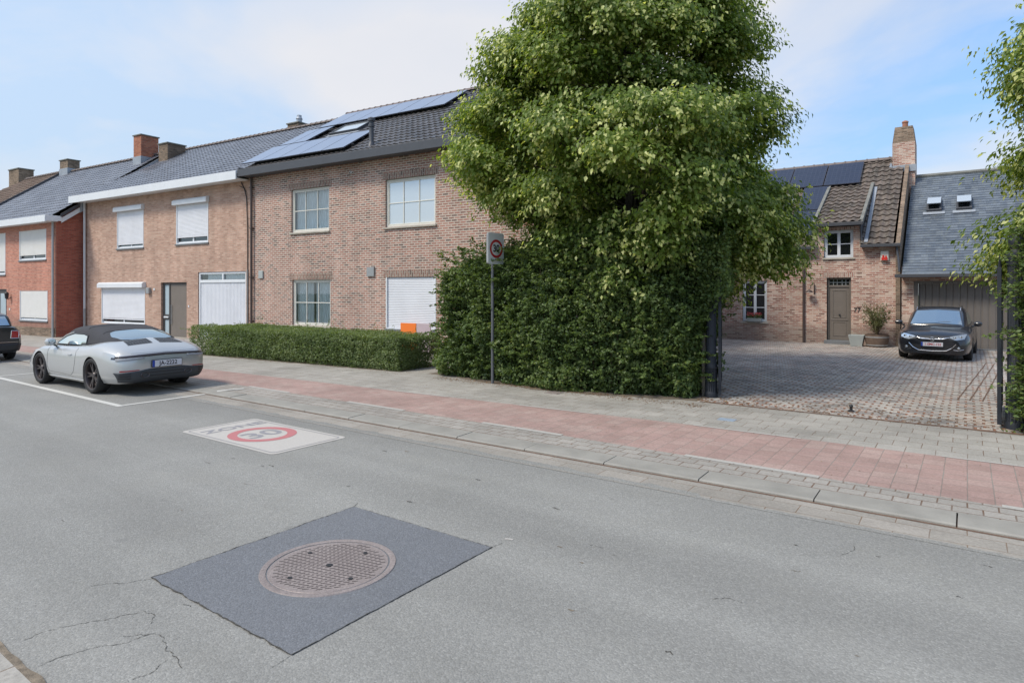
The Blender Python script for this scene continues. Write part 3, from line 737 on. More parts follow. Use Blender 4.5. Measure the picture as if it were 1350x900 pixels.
def slope_box(m,u0,u1,v0,v1,h0,h1,y0,z0,sl):
    c=1/sqrt(1+sl*sl); s=sl*c
    def P(u,v,h): return (u,y0+c*v-s*h,z0+s*v+c*h)
    vs=[P(u,v,h) for h in (h0,h1) for u,v in ((u0,v0),(u1,v0),(u1,v1),(u0,v1))]
    m.add(vs,[(0,3,2,1),(4,5,6,7),(0,1,5,4),(1,2,6,5),(2,3,7,6),(3,0,4,7)])
def solar(parent,u0,u1,v0,v1,y0,z0,sl,h=.14,cells='solar'):
    m=MB(); t=.028
    slope_box(m,u0+.006,u1-.006,v0+.006,v1-.006,h,h+.035,y0,z0,sl); p=m.build('solar_panel',M['solarframe'],parent)
    m=MB(); slope_box(m,u0+.02,u1-.02,v0+.02,v1-.02,h+.034,h+.0375,y0,z0,sl); m.build('solar_cells',M[cells],p)
def rails(parent,u0,u1,vs,y0,z0,sl):
    m=MB()
    for v in vs: slope_box(m,u0-.1,u1+.12,v-.02,v+.02,.06,.138,y0,z0,sl)
    m.build('panel_rail',M['black'],parent)
k3=sqrt(1+sl3*sl3)
for i in range(5): solar(h3,5.5+i*1.06,5.5+(i+1)*1.06,.42*1,.42+1.72,ye,ze3,sl3,cells='solarbright')
rails(h3,5.5,10.8,(.8,1.75),ye,ze3,sl3)
for i in range(2): solar(h3,5.72+i*.76,5.72+(i+1)*.76,2.2,3.92,ye,ze3,sl3,cells='solarbright')
rails(h3,5.72,7.24,(2.6,3.5),ye,ze3,sl3)
for i in range(6): solar(h3,6.15+i*1.07,6.15+(i+1)*1.07,4.06,5.78,ye,ze3,sl3,cells='solarbright')
rails(h3,6.15,12.6,(4.4,5.4),ye,ze3,sl3)
def rooflight(parent,u0,u1,v0,v1,y0,z0,sl,pane,frame,open_=0):
    m=MB(); t=.07
    for a,b,c,d in ((u0,u1,v0,v0+t),(u0,u1,v1-t,v1),(u0,u0+t,v0+t,v1-t),(u1-t,u1,v0+t,v1-t)): slope_box(m,a,b,c,d,.02,.13,y0,z0,sl)
    f=m.build('roof_window',frame,parent,bevel=.008)
    m=MB(); slope_box(m,u0+t,u1-t,v0+t,v1-t,.09,.10,y0,z0,sl); m.build('pane',pane,f)
    m=MB(); slope_box(m,u0-.1,u1+.1,v0-.16,v0-.003,.028,.05,y0,z0,sl); m.build('flashing',M['lead'],f)
    return f
rooflight(h3,7.75,9.25,2.95,3.95,ye,ze3,sl3,M['panem'],M['anthr'])
m=MB(); bz=ze3+sl3*.55
m.lathe([(.16,bz-.1),(.09,bz+.12),(.075,bz+.16),(.075,bz+.62),(.10,bz+.63),(.10,bz+.70),(.075,bz+.72),(.075,bz+.80),(.12,bz+.81),(.12,bz+.90),(.05,bz+.94)],(11.75,.12,0),n=20); m.build('vent_pipe',M['anthr'],r3,smooth=True)
# ---- house 2: salmon brick house
h2=empty('brick_house',(-27.4,13.0,0),AN); tag(h2,'salmon brick house with white gutter and ribbed white garage door','house','brick houses in the street row')
y2r,z2r,e2=4.8,9.38,6.1; sl2=(z2r-e2)/(y2r+.5); A,B=-6.22,5.86
m=MB()
ops=[(-3.46,-1.33,3.79,5.42),(1.08,3.24,3.82,5.40),(-4.78,-1.22,.45,2.06),(-.02,1.80,-.1,2.27,.16),(2.56,5.54,-.1,2.66,.14)]
gable_box(m,A,B,0,9.6,-.3,6.12,z2r-.12,y2r,ops); w2=m.build('wall',M['brick2'],h2)
r2=tiles('roof',M['tile12'],h2,[(-6.62,B-.09,0,hypot(y2r+.5,z2r-e2)-.02)],-.48,e2+.06,y2r,z2r,amp=.028,lift=.026)
ridge_caps('ridge_tiles',M['ridge'],r2,-6.6,B-.1,y2r,z2r+.07); backroof(r2,-6.6,B,y2r,z2r,10,6.1,M['tile12'])
m=MB(); m.box(-6.62,B-.14,-.56,-.50,5.98,6.30); m.box(-6.62,B-.14,-.50,-.002,6.02,6.05); m.box(-6.62,-6.57,-.50,.1,6.05,6.30); m.build('gutter',M['white'],h2,bevel=.01)
m=MB(); m.box(-6.66,-6.60,-.45,-.3,6.1,6.2) 
m.prism([(-6.60,-.48,6.14),(-6.60,y2r,z2r),(-6.60,y2r,z2r-.16),(-6.60,-.48,5.98+.02)],(.03,0,0)); m.build('barge_board',M['white'],h2)
m=MB(); m.tube([(-6.12,-.10,6.02),(-6.12,-.10,-.2)],.05,10); m.build('downpipe',M['pipewhite'],h2,smooth=True)
m=MB(); m.tube([(-6.12,-.10,1.1),(-6.12,-.10,-.2)],.056,10); m.build('downpipe_foot',M['zinc'],h2,smooth=True)
shutter(h2,-3.46,-1.33,3.79,5.42,4.00,M['shutter'],box=(.22,.16)); shutter(h2,1.08,3.24,3.82,5.40,4.12,M['shutter'],box=(.22,.16))
shutter(h2,-4.78,-1.22,.45,2.06,.70,M['shutter'],box=(.24,.18),sill=False)
# front door with side light
m=MB(); z0,z1=-.05,2.27
for a,b in ((-.02,.10),(.42,.52),(1.70,1.80)): m.box(a,b,.08,.16,z0,z1)
m.box(.10,.42,.08,.16,2.17,z1); m.box(.52,1.70,.08,.16,2.19,z1); m.box(.10,.42,.08,.16,.72,.94)
fd=m.build('front_door',M['darkframe'],h2,bevel=.006)
m=MB(); m.box(.525,1.695,.10,.15,z0,2.185); m.build('door_leaf',M['taupe'],fd,bevel=.006)
m=MB(); m.box(.10,.42,.11,.12,.94,2.17); m.box(.10,.42,.11,.12,z0,.72); m.build('side_light',M['frost'],fd)
m=MB(); m.box(.12,.44,.03,.078,.80,.86); m.build('letter_flap',M['white'],fd,bevel=.008)
m=MB(); m.tube([(.62,.06,.55),(.62,.06,1.35)],.014,8)
for z in (.75,1.15): m.tube([(.62,.06,z),(.62,.10,z)],.01,6)
m.build('handle',M['zinc'],fd,smooth=True)
# garage door
m=MB(); a,b=2.56,5.54
for p in ((a,a+.09,-.05,2.66),(b-.09,b,-.05,2.66),(a+.09,b-.09,2.57,2.66),(a+.09,b-.09,2.24,2.35),(4.05,4.13,2.35,2.57)): m.box(p[0],p[1],.04,.12,p[2],p[3])
gd=m.build('garage_door',M['white'],h2,bevel=.006)
slats(a+.09,b-.09,-.05,2.24,.09,'door_leaf',M['shutter'],gd,pitch=.085,vertical=True,dep=.014)
m=MB(); m.quad((a+.09,.085,2.35),(b-.09,.085,2.35),(b-.09,.085,2.57),(a+.09,.085,2.57)); m.build('pane',M['pane'],gd)
m=MB(); us=[2.95+i*.013 for i in range(190)]; m.grid([[(u,.16+.02*sin(u*60),2.3) for u in us],[(u,.16+.02*sin(u*60),2.6) for u in us]]); m.build('curtain',M['curtain'],gd,smooth=True)
m=MB(); m.box(a,b,.6,.62,2.2,2.7); m.build('interior',M['interior'],gd)
m=MB(); m.box(-.98,-.74,-.12,-.001,1.80,2.06); m.build('wall_lamp',M['zinc'],h2,bevel=.02)
m=MB(); m.box(-.56,-.46,-.02,-.001,1.94,2.03); m.build('doorbell',M['white'],h2,bevel=.008)
m=MB(); m.box(1.92,1.99,-.02,-.001,1.26,1.34); m.build('doorbell',M['white'],h2,bevel=.008)
m=MB(); m.tube([(5.3,-.02,5.98),(5.5,-.03,5.7),(5.62,-.03,5.4),(5.68,-.03,4.2),(5.68,-.03,2.7)],.018,6); m.tube([(5.2,-.03,5.85),(5.45,-.03,5.75),(5.6,-.03,5.6)],.012,6); m.build('cable',M['black'],h2)
m=MB(); m.tube([(5.68,-.04,2.7),(5.68,-.04,0)],.03,8); m.build('cable_duct',M['zinc'],h2)
def chimney(parent,u0,u1,y0,y1,z0,z1,mat,cap=.06,capmat=None,pots=0,flash=None):
    m=MB(); m.box(u0,u1,y0,y1,z0,z1); c=m.build('chimney',mat,parent)
    m=MB(); m.box(u0-.05,u1+.05,y0-.05,y1+.05,z1+.001,z1+.001+cap); m.build('chimney_cap',capmat or M['cement'],c,bevel=.01)
    for i in range(pots):
        x=u0+(u1-u0)*(i+.5)/pots; m=MB(); m.lathe([(.13,z1+cap),(.10,z1+cap+.3),(.13,z1+cap+.32),(.12,z1+cap+.36)],(x,(y0+y1)/2,0),n=14); m.build('chimney_pot',M['terracotta'],c,smooth=True)
    if flash:
        m=MB(); m.box(u0-.03,u1+.03,y0-.03,y1+.03,z0,flash); m.build('flashing',M['lead'],c)
    return c
chimney(h2,-6.15,-5.35,3.4,4.35,8.0,9.42,M['brickC'])
c=chimney(h2,1.75,2.5,5.0,5.7,8.6,9.74,M['brickC'])
m=MB(); m.lathe([(.13,9.8),(.13,10.02),(.16,10.03),(.11,10.12),(.11,10.2),(.02,10.24)],(2.15,5.35,0),n=14); m.build('chimney_pot',M['lead'],c,smooth=True)
# ---- house 1: orange brick house, closed shutters
h1=empty('brick_house',(-33.7,11.35,0),math.atan2(.08,1)); tag(h1,'orange brick house with deep red side wall and white gutter','house','brick houses in the street row')
y1r,z1r,e1=4.8,8.98,5.10; A=-10.6
m=MB(); ops=[(-3.66,-.93,3.38,4.80),(-3.6,-.80,.52,1.93),(-7.9,-5.18,2.73,4.80),(-6.6,-5.05,-.45,2.01,.16)]
wall_front(m,A,0,-.5,5.15,ops); w1=m.build('wall',M['brick1'],h1)
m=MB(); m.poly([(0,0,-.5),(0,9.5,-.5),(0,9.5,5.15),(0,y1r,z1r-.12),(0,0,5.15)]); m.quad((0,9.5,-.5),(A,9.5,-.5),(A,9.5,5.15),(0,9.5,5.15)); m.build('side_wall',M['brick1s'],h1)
m=MB(); m.box(A,0,-.03,-.001,-.5,.22); 
for a,b in ((-6.6,-5.05),): pass
m.build('plinth',M['brickC'],h1)
r1=tiles('roof',M['tile12'],h1,[(A+.3,.12,0,hypot(y1r+.45,z1r-e1)-.02)],-.43,e1+.06,y1r,z1r,amp=.028,lift=.026)
ridge_caps('ridge_tiles',M['ridge'],r1,A+.3,.1,y1r,z1r+.07); backroof(r1,A,.1,y1r,z1r,10,5,M['tile12'])
m=MB(); m.box(A+.3,.2,-.53,-.47,5.02,5.32); m.box(A+.3,.2,-.47,-.002,5.06,5.09); m.box(.15,.2,-.47,.15,5.09,5.32); m.build('gutter',M['white'],h1,bevel=.01)
s1=(z1r-e1)/(y1r+.45)
m=MB(); m.prism([(.125,.15,5.02),(.125,1.1,5.02+.95*s1),(.125,1.1,5.24+.95*s1),(.125,.15,5.24)],(.05,0,0)); m.build('barge_board',M['white'],h1)
m=MB(); m.prism([(.18,.1,5.27),(.18,.9,5.27+.8*s1),(.18,.9,5.42+.8*s1),(.18,.1,5.42)],(.04,0,0)); m.build('verge_trim',M['anthr'],h1)
m=MB(); m.prism([(.18,.905,5.27+.8*s1-.3),(.18,y1r,5.27+(y1r-.1)*s1-.6),(.18,y1r,5.42+(y1r-.1)*s1),(.18,.905,5.42+.8*s1)],(.03,0,0)); m.build('step_flashing',M['lead'],h1)
m=MB(); m.tube([(-.12,-.08,5.06),(-.12,-.08,-.3)],.05,10); m.build('downpipe',M['zinc'],h1,smooth=True)
shutter(h1,-3.66,-.93,3.38,4.80,3.66,M['shutterc']); shutter(h1,-3.6,-.80,.52,1.93,.70,M['shutterc']); shutter(h1,-7.9,-5.18,2.73,4.80,2.95,M['shutterc'])
m=MB(); m.box(-6.6,-5.05,.08,.16,-.45,2.01); fd=m.build('front_door',M['darkframe'],h1)
m=MB(); m.box(-5.9,-5.3,.06,.079,-.1,1.8); m.build('side_light',M['frost'],fd)
m=MB(); m.lathe([(.02,1.52),(.07,1.56),(.09,1.78),(.10,1.80),(.02,1.88)],(-4.62,-.16,0),n=12); m.tube([(-4.62,-.005,1.6),(-4.62,-.1,1.5),(-4.62,-.16,1.55)],.015,6); m.build('wall_lamp',M['black'],h1,smooth=True)
m=MB(); m.box(-4.75,-4.62,-.02,-.001,.97,1.07); m.build('house_number_plate',M['cream'],h1)
chimney(h1,-1.15,-.45,4.05,4.95,7.9,9.92,M['brickCr'],flash=8.85)
chimney(h1,-10.15,-9.2,4.55,5.2,8.5,9.68,M['brickC'],flash=9.2)
# ---- house 0: brown roofed house beyond
h0=empty('brick_house',(-33.7,11.35,0),math.atan2(.08,1)); tag(h0,'house with old brown tiled roof at the far left end of the row','house','brick houses in the street row')
m=MB(); wall_front(m,-19.5,A,-.5,5.15,[(-13,-11.5,3.3,4.7)]); m.quad((-19.5,0,-.5),(-19.5,0,5.15),(-19.5,9.5,5.15),(-19.5,9.5,-.5)); m.quad((-19.5,9.5,-.5),(A,9.5,-.5),(A,9.5,5.15),(-19.5,9.5,5.15)); m.build('wall',M['brick1'],h0)
sl=lambda v:-15.0-4.4*(1-v/6.75)
r0=tiles('roof',M['tile0'],h0,[(-19.4,A+.28,0,hypot(y1r+.45,z1r-e1)-.02,sl)],-.43,e1+.14,y1r,z1r+.08,amp=.028,lift=.03)
m=MB(); m.poly([(-19.4,-.43,e1),(-15,y1r,z1r+.05),(-19.4,10,e1)]); m.poly([(-15,y1r,z1r+.05),(A+.2,y1r,z1r+.05),(A+.2,10,e1),(-19.4,10,e1)]); m.build('roof_back',M['tile0'],r0)
ridge_caps('ridge_tiles',M['ridge'],r0,-15.0,A+.28,y1r,z1r+.14)
shutter(h0,-13,-11.5,3.3,4.7,3.35,M['shutterc'])
m=MB(); m.box(-19.4,A+.28,-.55,-.45,5.0,5.25); m.build('gutter',M['zinc'],h0)
chimney(h0,-20.6,-19.1,5.9,6.8,5.0,10.35,M['brickC'],cap=.08)
m=MB(); m.box(A+.22,A+.34,-.4,y1r,5.0,5.05); 
m.cur=0; m2=MB(); m2.prism([(A+.27,-.43,e1+.02),(A+.27,y1r,z1r),(A+.27,y1r,z1r+.19),(A+.27,-.43,e1+.22)],(.05,0,0)); m2.build('verge_trim',M['anthr'],h0)
# ---- right house
hr=empty('courtyard_house',(-7.5,25.2,0),0); tag(hr,'mottled pink brick house with dormer and slate garage wing behind the cobbled drive','house')
yrr,zrr=4.5,7.18; ey,ez=-.2,3.5; slr=(zrr-ez)/(yrr-ey); kr=sqrt(1+slr*slr)
XL,XR=-5.5,5.6
m=MB(); ops=[(3.27,4.21,3.10,4.08,.16),(3.36,4.14,.1,2.39,.2),(.40,1.30,.74,2.30,.14),(.35,1.15,3.10,4.02,.16),(-3.2,-2.2,.74,2.3,.14)]
wall_front(m,XL,0,-.2,3.55,ops); wall_front(m,0,1.5,-.2,4.2,[o for o in ops if o[1]<1.5 and o[0]>0]); wall_front(m,1.5,3.06,-.2,3.55,[]); wall_front(m,3.06,4.42,-.2,4.2,ops[:2]); wall_front(m,4.42,XR,-.2,3.55,[])
for u in (0,1.5,3.06,4.42): m.poly([(u,0,3.4),(u,.85,4.2),(u,0,4.2)])
m.poly([(XL,0,-.2),(XL,0,3.55),(XL,yrr,zrr),(XL,9,3.5),(XL,9,-.2)]); m.quad((XR,9,-.2),(XL,9,-.2),(XL,9,3.5),(XR,9,3.5))
wr=m.build('wall',M['brickR'],hr)
m=MB()                                                   # gable upstand at the right
m.prism([(XR-.10,-.06,-.2),(XR-.10,-.1,3.55),(XR-.10,yrr,zrr+.10),(XR-.10,9,3.7),(XR-.10,9,-.2)],(.13,0,0)); m.build('gable_wall',M['brickC'],hr)
for a,b,z in ((3.2,4.28,4.083),(3.25,4.25,2.392),(.3,1.4,2.302),(.28,1.22,4.023)):
    m=MB(); m.box(a,b,-.004,.05,z,z+(.18 if z<4 else .11)); m.build('lintel_bricks',M['brickRv'],wr)
Sv=hypot(yrr-ey,zrr-ez); vd=(2.95-ey)*kr/1.0
vtop=(2.93-ey)*kr
segs=[(XL,0.0,0,Sv),(0.0,1.5,vtop,Sv),(1.5,3.06,0,Sv),(3.06,4.42,vtop,Sv),(4.42,XR-.16,0,Sv)]
rr=tiles('roof',M['tileR'],hr,segs,ey,ez,yrr,zrr,w=.26,L=.36,amp=.05,lift=.045,nw=8)
ridge_caps('ridge_tiles',M['ridge'],rr,XL,XR-.2,yrr,zrr+.06,.13,.4); backroof(rr,XL,XR,yrr,zrr,9.3,3.4,M['tileR'])
for (a,b) in ((0.0,1.5),(3.06,4.42)):
    d=MB(); zd=4.30; yd=-.3; z1=ez+(2.93-ey)*slr+.04
    o=tiles('dormer_roof',M['tileR'],hr,[(a-.06,b+.06,0,hypot(2.93-yd,z1-zd))],yd,zd,2.93,z1,w=.26,L=.36,amp=.05,lift=.045,nw=8)
    m=MB()
    for u in (a-.03,b+.0):
        m.prism([(u,0,3.62),(u,0,4.33),(u,2.95,z1-.02)],(.03,0,0))
    m.build('dormer_cheek',M['anthr'],o)
    m=MB()
    for u in (a-.13,b+.03): m.prism([(u,yd,zd-.06),(u,yd,zd+.10),(u,2.93,z1+.13),(u,2.93,z1-.02)],(.10,0,0))
    m.build('barge_board',M['cement'],o)
    m=MB(); m.box(a-.13,b+.13,yd-.08,yd,zd-.1,zd+.02); m.build('gutter',M['anthr'],o,bevel=.01)
    m=MB(); sl_=slr
    for u in (b+.14,):
        slope_box(m,u,u+.11,.1,(2.9-ey)*kr-.1,.05,.07,ey,ez,slr)
    m.build('flashing',M['lead'],o)
m=MB()
for a,b in ((XL,-.05),(1.55,3.0),(4.46,XR+.05)): m.box(a,b,ey-.1,ey+.02,ez-.08,ez+.02); m.box(a,b,ey+.02,-.002,ez-.05,ez-.03)
m.build('gutter',M['anthr'],hr,bevel=.008)
m=MB(); m.tube([(2.6,-.06,3.42),(2.6,-.06,0.02)],.04,10); m.tube([(2.6,-.06,3.3),(2.6,-.16,3.42)],.04,8); m.build('downpipe',M['brownpipe'],hr,smooth=True)
m=MB(); m.tube([(4.5,-.1,3.5),(4.48,-.07,3.7),(4.44,-.05,4.18)],.03,8); m.build('dormer_pipe',M['anthr'],hr,smooth=True)
m=MB(); m.tube([(5.52,-.16,3.45),(5.55,-.16,3.2),(5.6,-.3,2.9),(5.62,-.36,2.55)],.035,8); m.build('corner_pipe',M['anthr'],hr,smooth=True)
window(hr,3.27,4.21,3.10,4.08,.07,2,2,M['white'],M['paned'],M['stone'],mull=.10,sillout=.05)
window(hr,.35,1.15,3.10,4.02,.07,2,2,M['white'],M['paned'],M['stone'],mull=.1)
wl=window(hr,.40,1.30,.74,2.30,.05,2,3,M['white'],M['paned'],M['stone'],mull=.1)
window(hr,-3.2,-2.2,.74,2.3,.05,2,3,M['white'],M['paned'],M['stone'],mull=.1)
# door
m=MB()
for p in ((3.36,3.43,.16,2.39),(4.07,4.14,.16,2.39),(3.43,4.07,2.32,2.39),(3.43,4.07,2.05,2.12)): m.box(p[0],p[1],.10,.19,p[2],p[3])
fd=m.build('front_door',M['taupe'],hr,bevel=.006)
m=MB(); m.box(3.435,4.065,.13,.17,.16,2.05); 
for z0,z1 in ((.30,.82),(.95,1.95)):
    for p in ((3.53,3.56,z0,z1),(3.94,3.97,z0,z1),(3.56,3.94,z0,z0+.03),(3.56,3.94,z1-.03,z1)): m.box(p[0],p[1],.118,.13,p[2],p[3])
m.box(3.47,4.03,.115,.13,.86,.90)
lf=m.build('door_leaf',M['taupe'],fd,bevel=.004)
m=MB(); m.lathe([(.001,-.05),(.03,-.045),(.03,-.01),(.015,0)],(3.76,.12,1.06),n=12,axis='y'); m.build('door_knob',M['black'],fd,smooth=True)
m=MB(); m.box(3.43,4.07,.15,.16,2.12,2.32); m.build('pane',M['paned'],fd)
m=MB()
for u in (3.55,3.67,3.83,3.95): m.box(u,u+.015,.135,.15,2.12,2.32)
m.box(3.43,4.07,.134,.149,2.21,2.23); m.build('fanlight_bars',M['potgrey'],fd)
m=MB(); m.box(3.30,4.2,-.22,.2,.0,.155); m.build('door_step',M['bluestone'],hr,bevel=.01)
text_mesh('house_number','77',.22,M['black'],hr,(4.33,-.012,1.24),(pi/2,0,0),.008)
m=MB(); m.tube([(2.95,-.01,2.15),(2.95,-.12,2.2),(2.88,-.2,2.12),(2.86,-.22,2.0)],.015,6); m.lathe([(.02,1.97),(.05,1.95),(.13,1.88),(.135,1.86)],(2.82,-.22,0),n=16,caps=False); m.box(2.93,2.98,-.02,-.001,1.8,2.12); m.build('wall_lamp',M['brownpipe'],hr,smooth=True)
m=MB(); m.box(5.05,5.29,-.09,-.001,2.95,3.28); al=m.build('alarm_box',M['cream'],hr,bevel=.01)
m=MB(); m.box(5.08,5.26,-.12,-.092,2.97,3.06); m.box(5.11,5.16,-.11,-.092,3.06,3.14);m.box(5.19,5.24,-.11,-.092,3.06,3.12); m.build('alarm_light',M['red'],al)
c=tag(MB().box(5.06,5.82,4.0,5.0,5.6,7.75).build('chimney',M['brickR'],hr))
m=MB(); m.add([(5.062,4.002,7.75),(5.818,4.002,7.75),(5.818,4.998,7.75),(5.062,4.998,7.75),(5.14,4.08,8.38),(5.74,4.08,8.38),(5.74,4.92,8.38),(5.14,4.92,8.38)],[(4,5,6,7),(0,1,5,4),(1,2,6,5),(2,3,7,6),(3,0,4,7),(0,3,2,1)]); m.build('chimney_top',M['brickC'],c)
m=MB(); m.lathe([(.10,8.4),(.10,8.6),(.12,8.61),(.11,8.66),(.03,8.7)],(5.46,4.5,0),n=12); m.build('chimney_pot',M['terracotta'],c,smooth=True)
m=MB(); m.box(4.96,5.86,3.93,3.99,6.58,6.84); m.box(4.98,5.055,3.9,4.6,6.5,6.95); m.build('flashing',M['lead'],c)
# panels on the right house
for a,b,c0,c1 in ((1.42,2.72,3.05,4.38),(2.75,4.05,3.05,4.38),(2.05,2.98,1.63,3.0),(1.98,2.93,.24,1.6),(.1,1.4,3.05,4.38)):
    solar(hr,a,b,(c0-ey)*kr,(c1-ey)*kr,ey,ez,slr,h=.12)
# garage wing
gy,gze=-.4,2.46; gyr,gzr=4.5,6.40; sg=(gzr-gze)/(gyr-gy); kg=sqrt(1+sg*sg)
m=MB(); wall_front(m,XR+.06,10.5,-.2,2.75,[(6.08,9.2,-.1,2.21,.25)],0.0); m.poly([(10.5,0,-.2),(10.5,9,-.2),(10.5,9,2.6),(10.5,gyr,gzr-.1),(10.5,0,2.75)]); m.build('garage_wall',M['brickR'],hr)
m=MB(); m.box(6.02,6.14,-.012,.05,-.1,2.24); m.box(9.14,9.26,-.012,.05,-.1,2.24); m.box(6.14,9.14,-.012,.05,2.16,2.24); gd=m.build('garage_door',M['taupeg'],hr,bevel=.004)
slats(6.14,9.14,-.05,2.16,.12,'door_leaf',M['taupeg'],gd,pitch=.19,vertical=True,dep=.018)
m=MB(); m.box(6.0,9.3,-.15,.2,-.05,.06); m.build('door_step',M['bluestone'],gd)
rg=tiles('garage_roof',M['slate'],hr,[(XR+.1,10.7,0,hypot(gyr-gy,gzr-gze))],gy,gze,gyr,gzr,w=.2,L=.155,amp=.0,lift=.014,nw=2)
m=MB(); m.tube([(XR+.1,gyr,gzr+.02),(10.7,gyr,gzr+.02)],.08,8); m.build('ridge_tiles',M['cement'],rg,smooth=True); backroof(rg,XR,10.7,gyr,gzr,9.3,2.6,M['slate'])
m=MB(); m.box(XR-.1,10.7,gy-.09,gy+.02,gze-.10,gze+.01); m.box(XR+.06,10.7,gy+.02,-.002,gze-.06,gze-.03); m.build('gutter',M['anthr'],hr,bevel=.01)
for a,b in ((6.26,6.72),(7.15,7.61)):
    f=rooflight(hr,a,b,(2.45-gy)*kg,(3.08-gy)*kg,gy,gze,sg,M['paned'],M['anthr'])
    m=MB(); c_=1/kg; s_=sg/kg
    v0,v1=(2.55-gy)*kg,(3.05-gy)*kg
    def P(u,v,h): return (u,gy+c_*v-s_*h,gze+s_*v+c_*h)
    m.add([P(a+.02,v0,.30),P(b-.02,v0,.30),P(b-.02,v1,.14),P(a+.02,v1,.14),P(a+.02,v0,.33),P(b-.02,v0,.33),P(b-.02,v1,.17),P(a+.02,v1,.17)],[(0,3,2,1),(4,5,6,7),(0,1,5,4),(1,2,6,5),(2,3,7,6),(3,0,4,7)])
    m.build('open_sash',M['panem'],f)
# ---------- small things around the houses
t=empty('grey_planter',(-7.5+4.40,25.2-.62,PZ)); tag(t,'empty light grey square planter on the cobbles beside the taupe door','planter')
m=MB(); m.add([(-.17,-.17,0),(.17,-.17,0),(.17,.17,0),(-.17,.17,0),(-.24,-.24,.38),(.24,-.24,.38),(.24,.24,.38),(-.24,.24,.38),(-.21,-.21,.38),(.21,-.21,.38),(.21,.21,.38),(-.21,.21,.38),(-.2,-.2,.32),(.2,-.2,.32),(.2,.2,.32),(-.2,.2,.32)],
 [(0,3,2,1),(0,1,5,4),(1,2,6,5),(2,3,7,6),(3,0,4,7),(4,5,9,8),(5,6,10,9),(6,7,11,10),(7,4,8,11),(8,9,13,12),(9,10,14,13),(10,11,15,14),(11,8,12,15)]); m.build('pot',M['potgrey'],t,bevel=.008)
m=MB(); m.quad((-.2,-.2,.325),(.2,-.2,.325),(.2,.2,.325),(-.2,.2,.325)); m.build('soil',M['soil'],t)
t=empty('barrel_planter',(-7.5+5.0,25.2-.62,PZ)); tag(t,'brown half barrel planter between the grey planter and the black car','planter')
m=MB(); m.lathe([(.30,0),(.35,.2),(.36,.3),(.36,.42),(.33,.42),(.33,.36),(.001,.36)],n=28,caps=False); b_=m.build('tub',M['barrel'],t,smooth=True)
m=MB()
for z in (.05,.32): m.lathe([(.318+.1*z,z),(.358+.02*z if z>.2 else .332,z+.001),(.362 if z>.2 else .336,z+.035),(.32,z+.036)],n=28,caps=False)
m.build('hoop',M['zinc'],b_,smooth=True)
# parcel boards on the window sill behind the low hedge
o=empty('orange_board',(0,0,0)); o.location=(-27.4,13.0,0); o.rotation_euler=(0,0,AN)
bx=tag(MB().box(13.35,13.95,-.30,-.27,.1,.94).build('orange_board',M['orange']),'bright orange board just above the low hedge in front of the closed shutter','board'); bx.location=(-27.4,13.0,0); bx.rotation_euler=(0,0,AN)
bpy.data.objects.remove(o)
bx=tag(MB().box(13.98,14.5,-.30,-.27,.1,.94).build('pale_board',M['pinkboard']),'pale pinkish board standing right of the orange board behind the low hedge','board'); bx.location=(-27.4,13.0,0); bx.rotation_euler=(0,0,AN)
# ------------------------------------------------------------------ plants
def leaves_mesh(name, C, N, T, size, tint, mat, parent=None, wid=.62, fold=.25, kind=None):
    """C centres, N normals, T tip directions (n,3); each leaf is a folded kite of two halves"""
    n=len(C); N=N/np.linalg.norm(N,axis=1)[:,None]
    T=T-N*(T*N).sum(1)[:,None]; T/=np.maximum(np.linalg.norm(T,axis=1),1e-6)[:,None]; B=np.cross(N,T)
    s=size[:,None] if isinstance(size,np.ndarray) else size
    base=C-T*s*.5; tip=C+T*s*.5-N*s*.12; m=C-T*s*.08
    l=m+B*s*wid*.5+N*s*fold*.35; r=m-B*s*wid*.5+N*s*fold*.35
    V=np.stack([base,l,tip,r],1).reshape(-1,3).astype('f')
    me=bpy.data.meshes.new(name); me.vertices.add(n*4); me.vertices.foreach_set('co',V.ravel())
    idx=np.arange(n)*4
    F=np.stack([idx,idx+2,idx+1,idx,idx+3,idx+2],1).reshape(-1).astype('i')
    me.loops.add(n*6); me.loops.foreach_set('vertex_index',F)
    me.polygons.add(n*2); me.polygons.foreach_set('loop_start',np.arange(n*2,dtype='i')*3)
    try: me.polygons.foreach_set('loop_total',np.full(n*2,3,'i'))
    except Exception: pass
    me.update(calc_edges=True)
    at=me.attributes.new('tint','FLOAT','POINT'); at.data.foreach_set('value',np.repeat(tint,4).astype('f'))
    o=link(name,me,mat,parent)
    if kind: o['kind']=kind
    return o
def rnd_dir(n):
    v=RNG.normal(size=(n,3)); return v/np.linalg.norm(v,axis=1)[:,None]
def crown_clumps(cx,cy,env,zlo,zhi,ncl,seed=0,thr=-.13):
    """env(z, ang)->radius; returns clump centres mostly near the surface of the crown"""
    out=[]
    tries=0
    while len(out)<ncl and tries<ncl*60:
        tries+=1
        z=random.uniform(zlo,zhi); a=random.uniform(0,2*pi); R=env(z,a)
        if R<=.05: continue
        if random.random()>min(1,R/4.2)+.15: continue
        q=random.random(); rr=R*(.52+.46*q**.6) if random.random()<.86 else R*random.uniform(.1,.5)
        p=(cx+rr*cos(a),cy+rr*sin(a),z)
        if noise.noise(Vector((p[0]*.75+seed,p[1]*.75,p[2]*1.05)))<thr: continue
        if any((p[0]-o[0])**2+(p[1]-o[1])**2+((p[2]-o[2])*1.35)**2<.34**2 for o in out[-400:]): continue
        out.append((*p,R,rr/R))
    return out
